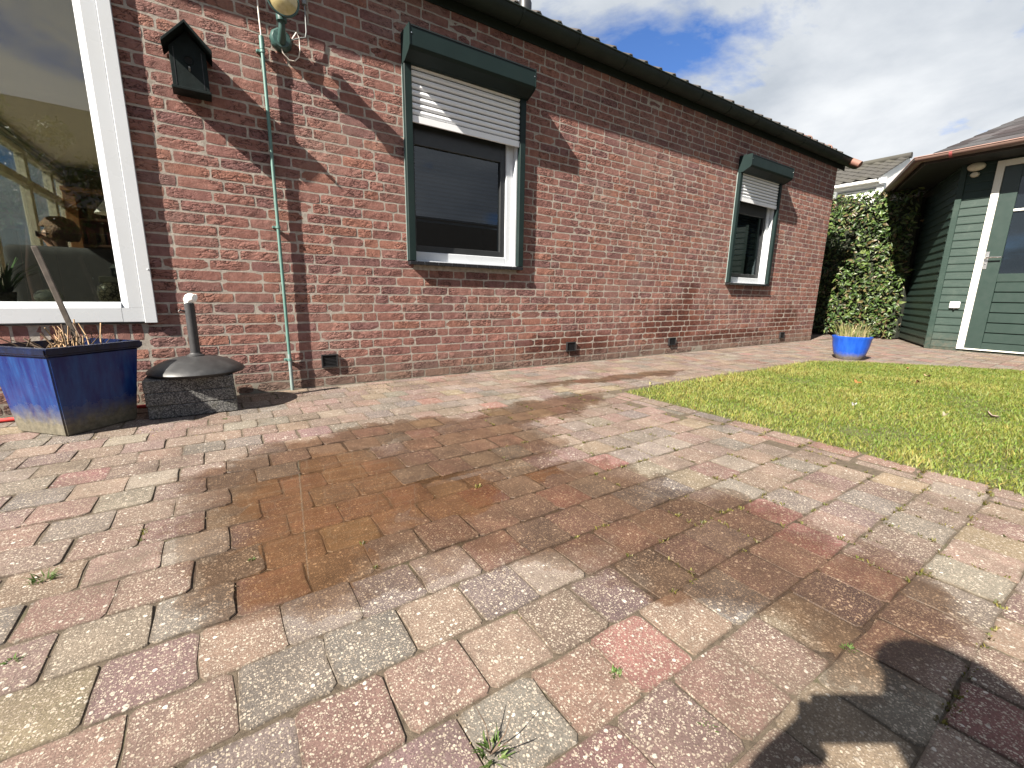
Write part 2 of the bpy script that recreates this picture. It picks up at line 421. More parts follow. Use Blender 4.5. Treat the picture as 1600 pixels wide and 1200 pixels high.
def tinted(name, rough=0.6, src='attr', spec=0.35, trans=0.0, bump=0.0, sheen=0.0):
    n = NT(name); v = n.pos(); t = tint_out(n, src)
    c = n.mix(n.noise(v, 35, 3, 0.6), n.mix(1.0, t, (0.8, 0.8, 0.8), 'MULTIPLY'), n.mix(1.0, t, (1.2, 1.2, 1.2), 'MULTIPLY'))
    nm = n.bump(n.noise(v, 120, 4, 0.6), bump, 0.003) if bump else None
    n.fin(c, rough, nm, spec=spec)
    if trans > 0:
        tr = n.node('ShaderNodeBsdfTranslucent', {'Color': c}); ms = n.node('ShaderNodeMixShader', {0: trans})
        n.l.new(n.b.outputs[0], ms.inputs[1]); n.l.new(tr.outputs[0], ms.inputs[2]); n.l.new(ms.outputs[0], n.out.inputs[0])
    return n.m
M_GRASS = tinted('grass_blades', 0.55, trans=0.35)
M_LEAF = tinted('laurel_leaves', 0.42, spec=0.35, trans=0.15)
M_TINT = tinted('tinted_matter', 0.75)
M_TINT_O = tinted('tinted_object', 0.7, 'object')

M_WHITE = simple('white_upvc', (0.47, 0.49, 0.515), 0.28, 0.03, 3.0, dirt=(0.45, 0.43, 0.38), dirt_amt=0.22)
M_WHITE_SHUT = simple('white_shutter_aluminium', (0.68, 0.69, 0.71), 0.38, 0.03, 6.0)
M_CREAM = simple('cream_frame', (0.62, 0.57, 0.46), 0.4, 0.04, 5.0)
M_DGREEN = simple('dark_green_aluminium', (0.0075, 0.016, 0.0155), 0.52, 0.12, 5.0, dirt=(0.05, 0.055, 0.05), dirt_amt=0.12, spec=0.18)
M_GUTTER = simple('dark_green_zinc', (0.014, 0.020, 0.017), 0.6, 0.25, 4.0, dirt=(0.035, 0.038, 0.030), dirt_amt=0.5, bump=0.15, bscale=25, spec=0.2)
M_BLACK = simple('black_plastic', (0.012, 0.012, 0.013), 0.45, 0.2, 20.0)
M_BLACKTILE = simple('black_sill_tile', (0.014, 0.014, 0.016), 0.22, 0.2, 20.0)
M_RUBBER = simple('dark_sash', (0.016, 0.017, 0.018), 0.4, 0.15, 12.0)
M_PIPE = simple('verdigris_painted_pipe', (0.075, 0.155, 0.135), 0.45, 0.12, 10.0, dirt=(0.16, 0.18, 0.165), dirt_amt=0.3)
M_PIPEGREY = simple('bare_grey_pipe', (0.16, 0.20, 0.195), 0.5, 0.18, 24.0, dirt=(0.14, 0.20, 0.18), dirt_amt=0.6)
M_CABLE = simple('pale_cable', (0.52, 0.47, 0.42), 0.5, 0.08, 20.0)
M_CABLEGREY = simple('grey_cable', (0.16, 0.17, 0.17), 0.5, 0.1, 20.0)
M_LAMPGREEN = simple('green_lamp_housing', (0.025, 0.060, 0.055), 0.38, 0.2, 25.0, dirt=(0.12, 0.18, 0.17), dirt_amt=0.35)
M_BIRD = simple('black_green_stained_wood', (0.007, 0.011, 0.011), 0.6, 0.3, 18.0, bump=0.3, bscale=70, dirt=(0.02, 0.023, 0.022), dirt_amt=0.25, spec=0.12)
M_STEEL = simple('brushed_steel', (0.62, 0.62, 0.62), 0.3, 0.05, 40.0, metallic=1.0)
M_DOME = simple('charcoal_cast_base', (0.022, 0.022, 0.023), 0.48, 0.18, 22.0, dirt=(0.10, 0.10, 0.10), dirt_amt=0.35, bump=0.25, bscale=160)
M_TUBE = simple('charcoal_tube', (0.028, 0.028, 0.03), 0.5, 0.2, 30.0)
M_RAG = simple('white_rag', (0.80, 0.80, 0.76), 0.85, 0.05, 40.0, bump=0.4, bscale=140)
M_HOSE = simple('red_hose', (0.62, 0.05, 0.045), 0.4, 0.1, 10.0)
M_WOODDK = simple('dark_brown_wood', (0.075, 0.035, 0.016), 0.5, 0.3, 9.0)
M_WOODOR = simple('orange_brown_wood', (0.23, 0.10, 0.035), 0.45, 0.25, 8.0)
M_CEIL = simple('cream_plaster', (0.80, 0.73, 0.58), 0.9, 0.04, 4.0)
M_ROOMWALL = simple('room_wall', (0.6, 0.55, 0.45), 0.9, 0.05, 4.0)
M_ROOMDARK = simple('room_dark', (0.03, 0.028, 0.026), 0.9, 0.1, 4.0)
M_FLOORIN = simple('room_floor', (0.50, 0.42, 0.32), 0.5, 0.15, 6.0)
M_SOFA = simple('grey_sofa_fabric', (0.060, 0.060, 0.063), 0.95, 0.15, 30.0, bump=0.4, bscale=300)
M_CERAMIC = simple('white_ceramic', (0.62, 0.64, 0.62), 0.18, 0.04, 10.0)
M_SHADE = simple('lampshade_fabric', (0.72, 0.70, 0.66), 0.9, 0.03, 20.0)
M_SKIN = simple('skin', (0.50, 0.29, 0.21), 0.5, 0.08, 30.0)
M_HAIR = simple('brown_hair', (0.19, 0.10, 0.05), 0.45, 0.5, 60.0, bump=0.9, bscale=90, bdist=0.01)
M_CLOTH = simple('grey_cardigan', (0.24, 0.24, 0.26), 0.95, 0.1, 40.0, bump=0.3, bscale=200)
M_JEANS = simple('dark_trousers', (0.035, 0.045, 0.075), 0.9, 0.15, 60.0)
M_JACKET = simple('dark_jacket', (0.03, 0.03, 0.035), 0.85, 0.15, 40.0)
M_BLINDS = simple('grey_blind', (0.05, 0.054, 0.06), 0.6, 0.06, 12.0)
M_GLASS = glass_mat('window_glass', (0.60, 0.66, 0.70), 1.75)
M_GLASSBIG = glass_mat('large_window_glass', (0.46, 0.48, 0.45), 2.0, wav=0.04)
M_GLASSCLR = glass_mat('clear_glass', (0.95, 0.96, 0.95), 1.45)
M_FROST = glass_mat('frosted_glass', (0.9, 0.92, 0.92), 1.5, 0.25)
M_WATER = None

# ------------------------------------------------------------------ ground
gm = soil_material('garden_ground', False, (0.05, 0.045, 0.028), (0.10, 0.09, 0.055))
g = MB(); g.box(-400, 400, -400, 400, -0.40, -0.075)
tag(g.build('ground', gm), kind='structure')

LAWN = [(2.26, -1.14), (5.25, -1.14), (5.75, -1.55), (6.45, -2.38), (6.8, -4.6), (2.20, -4.6)]
def in_poly(x, y, P):
    c = False
    for i in range(len(P)):
        x0, y0 = P[i]; x1, y1 = P[(i + 1) % len(P)]
        if (y0 > y) != (y1 > y) and x < (x1 - x0) * (y - y0) / (y1 - y0) + x0: c = not c
    return c
PX0, PX1, PY0 = -2.4, 12.0, -4.4
# keep the bed out of the house: a second slab is not needed, the house stands on it

PAL = [((0.152, 0.098, 0.084), 6), ((0.164, 0.118, 0.094), 4.5), ((0.170, 0.134, 0.092), 1.6), ((0.132, 0.112, 0.099), 3.5), ((0.112, 0.101, 0.093), 1.8),
       ((0.126, 0.088, 0.078), 4), ((0.165, 0.084, 0.073), 1.6), ((0.162, 0.138, 0.116), 2.6), ((0.140, 0.100, 0.086), 4)]
PALW = np.array([w for _, w in PAL]); PALW = PALW / PALW.sum()
def paver_tint():
    c = np.array(PAL[rng.choice(len(PAL), p=PALW)][0]); return np.clip(c * rng.uniform(0.80, 1.14) + rng.normal(0, 0.0035, 3), 0.03, 0.5)

def paver_geom(L, Wd, seed):
    """tumbled stone: rounded irregular outline, bevelled top"""
    r = np.random.default_rng(seed); hx, hy = L / 2, Wd / 2
    cr = min(L, Wd) * 0.085
    pts = []
    for (sx, sy, a0) in ((1, 1, 0), (-1, 1, 90), (-1, -1, 180), (1, -1, 270)):
        c = cr * r.uniform(0.6, 1.35)
        for a in (a0 + 12, a0 + 78):
            t = math.radians(a); pts.append(((hx - c) * sx + c * math.cos(t), (hy - c) * sy + c * math.sin(t)))
        # middle of the next side
        if a0 in (0, 180): pts.append((r.uniform(-0.3, 0.3) * hx, sy * hy * r.uniform(0.975, 1.006)))
        else: pts.append((sx * hx * r.uniform(0.975, 1.006), r.uniform(-0.3, 0.3) * hy))
    P = np.array(pts) + r.normal(0, 0.0013, (12, 2))
    rings = []
    for s_, z in ((1.0, -0.06), (1.0, -0.0026), (0.980, -0.0002), (0.86, 0.0)):
        q = np.c_[P * s_, np.full(12, z)]
        if z > -0.05: q[:, 2] += r.normal(0, 0.00025, 12)
        rings.append(q)
    V = np.vstack(rings + [np.array([[0, 0, 0.0008]])])
    F = []
    for k in range(3):
        for i in range(12):
            j = (i + 1) % 12; a, b, c, d = k * 12 + i, k * 12 + j, (k + 1) * 12 + j, (k + 1) * 12 + i
            F.append((a, b, c)); F.append((a, c, d))
    for i in range(12): F.append((36 + i, 36 + (i + 1) % 12, 48))
    return V, np.array(F)

def sag(x, y):
    s = 0
    for (cx, cy, rx, ry) in PUDDLE: s = max(s, math.exp(-1.4 * (((x - cx) / rx) ** 2 + ((y - cy) / ry) ** 2)))
    return s
bx_ = np.arange(PX0, PX1 + 0.01, 0.09); by_ = np.arange(PY0, 1.61, 0.09)
BV = [(x, y, -0.0024 - 0.0062 * sag(x, y) + 0.0008 * mnoise.noise(Vector((x * 7, y * 7, 1.0)))) for y in by_ for x in bx_]
nbx = len(bx_)
BF = [(j * nbx + i, j * nbx + i + 1, (j + 1) * nbx + i + 1, (j + 1) * nbx + i) for j in range(len(by_) - 1) for i in range(nbx - 1)]
paving = link('patio_paving', raw_mesh('patio_paving', np.array(BV), np.array(BF), M_SOIL, smooth=True))
tag(paving, kind='structure')
stones = []   # (x, y, L, W, rot)
# stretchers along the foot of the wall
x = PX0 + 0.1
while x < 7.9:
    L = random.uniform(0.185, 0.215)
    stones.append((x + L / 2, -0.055, L - 0.006, 0.083, 0.0)); x += L
yrow = -0.100; r_i = 0
PITCH = 0.1402
while yrow > PY0:
    yc = yrow - PITCH / 2
    off = (0.05 if r_i % 2 else 0.115) + random.uniform(-0.012, 0.012)
    x = PX0 + off; drift = random.uniform(-0.0006, 0.0006)
    while x < PX1 - 0.1:
        L = PITCH + random.gauss(0, 0.0012)
        cx = x + L / 2
        x += L
        if in_poly(cx, yc, LAWN): continue
        # edge course beside the lawn is laid lengthwise below
        if yc < -1.14 and 2.06 < cx < 2.30: continue
        if cx > 8.25 + max(0, (yc + 1.32) * 1.8): continue
        gx, gy = random.gauss(0, 0.0014), random.gauss(0, 0.0014)
        stones.append((cx + gx, yc + gy, L - 0.0010 + random.gauss(0, 0.0008), PITCH - 0.0018 + random.gauss(0, 0.0011), random.gauss(0, 0.012)))
    yrow -= PITCH; r_i += 1
# behind the house corner towards the hedge
y = -1.16
while y > PY0:
    L = random.uniform(0.175, 0.205)
    stones.append((2.195 + random.gauss(0, 0.003), y - L / 2, 0.10, L - 0.006, random.gauss(0, 0.012)))
    if random.random() < 0.8: stones.append((2.104, y - L / 2 + random.uniform(-.02, .02), 0.055, L - 0.010, random.gauss(0, 0.01)))
    y -= L
xx = 7.95
for row in range(8):
    yy = 0.07 + row * PITCH
    for k in range(24):
        cx = xx + k * PITCH + (0.07 if row % 2 else 0)
        if cx < 11.5: stones.append((cx, yy, PITCH - 0.006, PITCH - 0.006, random.gauss(0, 0.01)))

rank = []
for i, (sx_, sy_, L, Wd, a) in enumerate(stones):
    pts = [(sx_ - L / 2, sy_ - Wd / 2, 0), (sx_ + L / 2, sy_ - Wd / 2, 0), (sx_ + L / 2, sy_ + Wd / 2, 0), (sx_ - L / 2, sy_ + Wd / 2, 0)]
    rank.append((pix_area(pts), i))
rank.sort(reverse=True)
single = set(i for _, i in rank[:298])
EDGE = np.r_[np.ones(24), np.full(12, 0.85), np.zeros(13)]
variants = []
for k in range(14):
    V, F = paver_geom(PITCH - 0.005, PITCH - 0.005, 100 + k)
    variants.append(raw_mesh('paver', V, F, M_PAVER_O, edge=EDGE))
FV, FF, FT = [], [], []; base = 0
vg = [paver_geom(PITCH - 0.005, PITCH - 0.005, 300 + k) for k in range(24)]
for i, (sx_, sy_, L, Wd, a) in enumerate(stones):
    sg_ = sag(sx_, sy_)
    z = -0.0062 * sg_ + random.gauss(0, 0.0008)
    tx, ty = random.gauss(0, 0.0055) * (1 - 0.5 * sg_), random.gauss(0, 0.0055) * (1 - 0.5 * sg_)
    s1, s2 = L / (PITCH - 0.005), Wd / (PITCH - 0.005)
    rot90 = random.choice((0, 1, 2, 3)) * PI / 2 if abs(s1 - s2) < 0.1 else random.choice((0, PI))
    col = paver_tint()
    if i in single:
        o = link('paver', variants[random.randrange(14)], paving)
        o.location = (sx_, sy_, z); o.rotation_euler = (tx, ty, a + rot90)
        o.scale = (s1, s2, 1); o.color = (*[float(c) for c in col], 1)
    else:
        V, F = vg[random.randrange(24)]
        M3 = np.array((Euler((tx, ty, a + rot90))).to_matrix()) @ np.diag((s1, s2, 1.0))
        FV.append(V @ M3.T + np.array((sx_, sy_, z))); FF.append(F + base); FT.append(np.repeat(col[None], len(V), 0)); base += len(V)
fo = link('paver', raw_mesh('paver_field', np.vstack(FV), np.vstack(FF), M_PAVER_S, np.vstack(FT), edge=np.tile(EDGE, len(FV))), paving)
fo['kind'] = 'stuff'

# thin film of muddy water lying in the hollow
n = NT('muddy_water'); n.n.remove(n.b)
fr = n.node('ShaderNodeFresnel', {'IOR': 1.33}); tr = n.node('ShaderNodeBsdfTransparent', {'Color': (0.95, 0.87, 0.77, 1)})
df = n.node('ShaderNodeBsdfDiffuse', {'Color': (0.19, 0.105, 0.055, 1)}); gl = n.node('ShaderNodeBsdfGlossy', {'Roughness': 0.015, 'Color': (1, 1, 1, 1)})
pw = n.pos()
mud = n.ramp(n.noise(pw, 7, 4, 0.6), [(0.35, 0.05), (0.7, 0.20)])
m1 = n.node('ShaderNodeMixShader', {0: mud}); n.l.new(tr.outputs[0], m1.inputs[1]); n.l.new(df.outputs[0], m1.inputs[2])
m3 = n.node('ShaderNodeMixShader'); n.l.new(n.math('MULTIPLY', fr.outputs[0], n.math('SUBTRACT', 1.0, n.node('ShaderNodeNewGeometry').outputs['Backfacing'])), m3.inputs[0]); n.l.new(m1.outputs[0], m3.inputs[1]); n.l.new(gl.outputs[0], m3.inputs[2])
pww = n.vmath('ADD', pw, n.node('ShaderNodeVectorMath', {0: n.vmath('SUBTRACT', n.node('ShaderNodeTexNoise', {'Vector': pw, 'Scale': 8.0, 'Detail': 5, 'Roughness': 0.6}).outputs['Color'], (0.5, 0.5, 0.5)), 'Scale': 0.25}, operation='SCALE').outputs[0])
thin = n.ramp(ellipse_field(n, pww, [(c_[0], c_[1], c_[2], c_[3], 0) for c_ in PUDDLE]), [(0.72, 0.0), (1.0, 1.0)])
clr = n.node('ShaderNodeBsdfTransparent', {'Color': (1, 1, 1, 1)})
m2 = n.node('ShaderNodeMixShader'); n.l.new(thin, m2.inputs[0]); n.l.new(m3.outputs[0], m2.inputs[1]); n.l.new(clr.outputs[0], m2.inputs[2])
n.l.new(m2.outputs[0], n.out.inputs[0]); M_WATER = n.m
def puddle_blob(cx, cy, rx, ry, seed):
    pts = []
    for i in range(48):
        t = 2 * PI * i / 48
        k = 1.0 + 0.22 * mnoise.noise(Vector((math.cos(t) * 1.6 + seed, math.sin(t) * 1.6, seed * 2.1)))
        pts.append((cx + rx * k * math.cos(t), cy + ry * k * math.sin(t)))
    return pts
pm = MB()
for k, (cx, cy, rx, ry) in enumerate([(0.30, -1.80, 0.50, 0.58)]):
    pm.prism(puddle_blob(cx, cy, rx, ry, 3.0 + k), -0.02, -0.0019, 'z')
tag(pm.build('puddle', M_WATER), kind='structure')
pm = MB(); pm.prism(puddle_blob(0.93, -1.93, 0.17, 0.10, 8.0), -0.02, -0.0022, 'z')
tag(pm.build('puddle', M_WATER), kind='structure')

# ------------------------------------------------------------------ lawn
lawn = MB(); lawn.prism(LAWN, -0.05, -0.001, 'z')
lawn_o = lawn.build('lawn', M_EARTH); tag(lawn_o, kind='structure')
def grass_mesh(N):
    pts = []
    xs = rng.uniform(2.16, 6.8, N * 4); ys = rng.uniform(-4.4, -1.09, N * 4)
    for x, y in zip(xs, ys):
        if len(pts) >= N: break
        if not in_poly(x + rng.normal(0, 0.016) + 0.03 * mnoise.noise(Vector((x * 9, y * 9, 0))), y + rng.normal(0, 0.016) + 0.03 * mnoise.noise(Vector((x * 9, y * 9, 5))), LAWN): continue
        pts.append((x, y))
    P = np.array(pts); n_ = len(P)
    nz = np.array([mnoise.noise(Vector((x * 2.1, y * 2.1, 0.3))) + 0.6 * mnoise.noise(Vector((x * 6, y * 6, 4.3))) for x, y in P])
    edge = np.clip(1.0 - np.minimum(np.minimum(P[:, 0] - 2.2, -1.14 - P[:, 1]), 0.6) / 0.42, 0, 1)
    ht = rng.uniform(0.011, 0.030, n_) * (1 + 0.6 * nz) * (1 + 0.5 * edge * (rng.random(n_) < 0.3))
    an = rng.uniform(0, 2 * PI, n_); ln = rng.uniform(0.15, 1.0, n_) * ht * 1.1
    wd = rng.uniform(0.0014, 0.0030, n_)
    dx, dy = np.cos(an), np.sin(an)
    wa = an + PI / 2 + rng.normal(0, 0.5, n_)
    wx, wy = np.cos(wa) * wd, np.sin(wa) * wd
    z0 = np.full(n_, -0.008)
    A = np.c_[P[:, 0] - wx, P[:, 1] - wy, z0]; B = np.c_[P[:, 0] + wx, P[:, 1] + wy, z0]
    mxp = np.c_[P[:, 0] + dx * ln * 0.4, P[:, 1] + dy * ln * 0.4, z0 + ht * 0.62]
    C = mxp + np.c_[wx, wy, 0 * wx] * 0.8; D_ = mxp - np.c_[wx, wy, 0 * wx] * 0.8
    T = np.c_[P[:, 0] + dx * ln, P[:, 1] + dy * ln, z0 + ht]
    V = np.stack([A, B, C, D_, T], 1).reshape(-1, 3)
    i = np.arange(n_)[:, None] * 5
    F = np.concatenate([i + [0, 1, 2], i + [0, 2, 3], i + [3, 2, 4]], 1).reshape(-1, 3)
    dry = np.clip(0.29 + 0.36 * edge + 0.62 * nz + rng.normal(0, 0.24, n_), 0, 1)[:, None]
    green = np.stack([rng.uniform(0.078, 0.130, n_), rng.uniform(0.122, 0.178, n_), rng.uniform(0.012, 0.025, n_)], 1)
    straw = np.stack([rng.uniform(0.19, 0.30, n_), rng.uniform(0.19, 0.27, n_), rng.uniform(0.045, 0.085, n_)], 1)
    col = green * (1 - dry) + straw * dry
    return raw_mesh('grass', V, F, M_GRASS, np.repeat(col, 5, 0))
gr = link('grass', grass_mesh(240000)); tag(gr, 'short green and straw coloured lawn grass', 'grass', kind='stuff')

# ------------------------------------------------------------------ the house
house = thing('brick_house', 'long red brick bungalow wall with dark green gutter and two shuttered windows', 'house')
HX0, HX1 = -1.70, 7.84
WTOP = 2.72
OPEN = [(1.205, 2.112, 0.862, 2.20), (5.295, 6.19, 0.825, 2.17)]
BIGWIN = (-1.70, -0.305, 0.452, 2.45)
# mortar body of the wall, built round the openings
TH = 0.28
MD = 0.0011  # mortar lies this far behind the brick faces
wb = MB()
def wall_block(x0, x1, z0, z1): wb.box(x0, x1, MD, TH, z0, z1)
wall_block(-0.36, OPEN[0][0], -0.3, WTOP)
wall_block(OPEN[0][1], OPEN[1][0], -0.3, WTOP)
wall_block(OPEN[1][1], HX1 - MD, -0.3, WTOP)
for (a, b, c, d) in OPEN:
    wall_block(a, b, -0.3, c - 0.0); wall_block(a, b, d, WTOP)
wall_block(HX0, -0.36, -0.3, BIGWIN[2])
wall_block(HX0, -0.36, BIGWIN[3], WTOP)
wb.box(HX1 - TH, HX1 - MD, TH, 6.0, -0.3, WTOP)            # gable wall going back
wallo = wb.build('wall', M_MORTAR, house)

CO = 0.0625; BH = 0.0520; JT = 0.0100
bricks = []     # (x0, x1, zc, h, soldier)
def blocked(x0, x1, z0, z1):
    for (a, b, c, d) in OPEN:
        if x1 > a and x0 < b and z1 > c and z0 < d: return (a, b)
    return None
row = -1; z = -CO
while z < WTOP - 0.02:
    z0, z1 = z + 0.006, z + 0.006 + BH
    x = -0.352 if True else 0
    segs = []
    cuts = [(-0.352, HX1)]
    for (a, b, c, d) in OPEN:
        if z1 > c + 0.006 and z0 < d - 0.006:
            new = []
            for (p, q) in cuts:
                if a > p and b < q: new += [(p, a), (b, q)]
                else: new.append((p, q))
            cuts = new
    if z1 < 0.36 or z0 > 2.452: cuts.append((HX0, -0.364))
    for (p, q) in cuts:
        x = p
        run = 0; first = True
        # toothed starts so that joints are staggered from course to course
        start = [0.105, 0.21, 0.155, 0.21][row % 4] if p < -0.3 or p > 0 else 0.21
        start = start if random.random() < 0.75 else 0.16
        while x < q - 0.02:
            if first: L = start; first = False
            else:
                L = 0.21 if (random.random() < 0.74 and run < 5) or run == 0 else 0.10
                run = run + 1 if L > 0.15 else 0
            L += random.gauss(0, 0.0035)
            e = min(x + L, q)
            if q - e < 0.055: e = q
            bricks.append((x + JT * 0.5 * (x > p), e - JT * 0.5 * (e < q), (z0 + z1) / 2, BH, False))
            x = e
    z += CO; row += 1
# soldier course under the big window
x = HX0
while x < -0.37:
    e = min(x + 0.064, -0.364)
    bricks.append((x, e - 0.011, 0.405, 0.088, True)); x = e

BT = [(0.194, 0.092, 0.074), (0.208, 0.100, 0.079), (0.220, 0.109, 0.087), (0.178, 0.087, 0.074), (0.202, 0.103, 0.085), (0.228, 0.108, 0.079), (0.162, 0.082, 0.074)]
def brick_tint():
    return np.clip(np.array(BT[rng.integers(len(BT))]) * rng.uniform(0.92, 1.10), 0.02, 0.5)
def brick_geom(L, H, seed):
    """uneven hand-moulded face, front at y=0, back at y=0.03"""
    r = np.random.default_rng(seed); nx, nz = (6, 4) if L > 0.15 else (4, 4)
    xs = np.linspace(-L / 2, L / 2, nx); zs = np.linspace(-H / 2, H / 2, nz)
    V = []
    for k, zz in enumerate(zs):
        for i, xx in enumerate(xs):
            ed = i in (0, nx - 1) or k in (0, nz - 1)
            co = (i in (0, nx - 1)) and (k in (0, nz - 1))
            yy = r.normal(0, 0.00016) + (0.00035 if ed else 0.0) + (0.0006 if co else 0)
            V.append((xx + r.normal(0, 0.0012) - (0.002 * np.sign(xx) if co else 0), yy, zz + r.normal(0, 0.0013) - (0.0015 * np.sign(zz) if co else 0)))
    F = []
    for k in range(nz - 1):
        for i in range(nx - 1):
            a = k * nx + i; F += [(a, a + 1, a + nx + 1), (a, a + nx + 1, a + nx)]
    ring = [i for i in range(nx)] + [k * nx + nx - 1 for k in range(1, nz)] + [(nz - 1) * nx + i for i in range(nx - 2, -1, -1)] + [k * nx for k in range(nz - 2, 0, -1)]
    b0 = len(V)
    for i in ring: V.append((V[i][0] * 1.004, 0.03, V[i][2] * 1.01))
    m_ = len(ring)
    for j in range(m_):
        a, b, c, d = ring[j], ring[(j + 1) % m_], b0 + (j + 1) % m_, b0 + j
        F += [(a, d, c), (a, c, b)]
    return np.array(V), np.array(F)
brank = []
for i, (x0, x1, zc, h, so) in enumerate(bricks):
    brank.append((pix_area([(x0, 0, zc - h / 2), (x1, 0, zc - h / 2), (x1, 0, zc + h / 2), (x0, 0, zc + h / 2)]), i))
# bricks hidden behind the shutter boxes or the window trim do not count among the ones in view
def brick_hidden(b):
    x0, x1, zc, h, so = b
    if 1.17 < x0 and x1 < 2.15 and 0.86 < zc < 2.4: return True
    if zc > 2.62: return True
    if -0.85 < x0 < 0.05 and zc < 0.2: return True
    if x1 < -0.39 and zc < 0.34: return True
    return False
brank = [(a * (0.01 if brick_hidden(bricks[i]) else 1), i) for a, i in brank]
brank.sort(reverse=True)
bsingle = set(i for _, i in brank[:298])
bvar = {}
def brick_mesh(kind, k):
    if (kind, k) not in bvar:
        L, H = {'s': (0.2, BH), 'h': (0.09, BH), 'v': (0.053, 0.088)}[kind]
        V, F = brick_geom(L, H, hash((kind, k)) % 9999 if False else (1000 * 'shv'.index(kind) + k))
        bvar[(kind, k)] = (raw_mesh('brick', V, F, M_BRICK_O), V, F, L, H)
    return bvar[(kind, k)]
FV, FF, FT = [], [], []; base = 0
for i, (x0, x1, zc, h, so) in enumerate(bricks):
    L = x1 - x0
    kind = 'v' if so else ('s' if L > 0.145 else 'h')
    me, V, F, L0, H0 = brick_mesh(kind, random.randrange(16 if kind == 's' else 8))
    sx_, sz_ = L / L0, h / H0 * random.uniform(0.97, 1.04)
    fl = random.choice((1, -1))
    yo = random.gauss(-0.0001, 0.00035)
    col = brick_tint()
    rz = random.gauss(0, 0.0014); ry = random.gauss(0, 0.004)
    # a half turn about the brick's own depth axis varies the shared shapes
    ang = PI if fl < 0 else 0.0
    if i in bsingle:
        o = link('brick', me, wallo); o.location = ((x0 + x1) / 2, yo, zc); o.rotation_euler = (0, ang + ry, rz); o.scale = (sx_, 1, sz_)
        o.color = (*[float(c) for c in col], 1)
    else:
        M3 = np.array(Euler((0, ang + ry, rz)).to_matrix()) @ np.diag((sx_, 1.0, sz_))
        FV.append(V @ M3.T + np.array(((x0 + x1) / 2, yo, zc))); FF.append(F + base); FT.append(np.repeat(col[None], len(V), 0)); base += len(V)
# return bricks on the gable end
for k in range(int(WTOP / CO)):
    zc = k * CO + 0.006 + BH / 2
    y = 0.012 if k % 2 else 0.012
    for j in range(16):
        L = 0.10 if (j == 0 and k % 2 == 0) else 0.21
        V, F = brick_geom(L - 0.01, BH, 9000 + k * 20 + j)
        Q = np.c_[-V[:, 1] + HX1, V[:, 0] + y + L / 2, V[:, 2] + zc]
        y += L
        FV.append(Q); FF.append(F + base); FT.append(np.repeat(brick_tint()[None], len(V), 0)); base += len(V)
bo = link('brick', raw_mesh('brick_field', np.vstack(FV), np.vstack(FF), M_BRICK_S, np.vstack(FT)), wallo)
bo['kind'] = 'stuff'

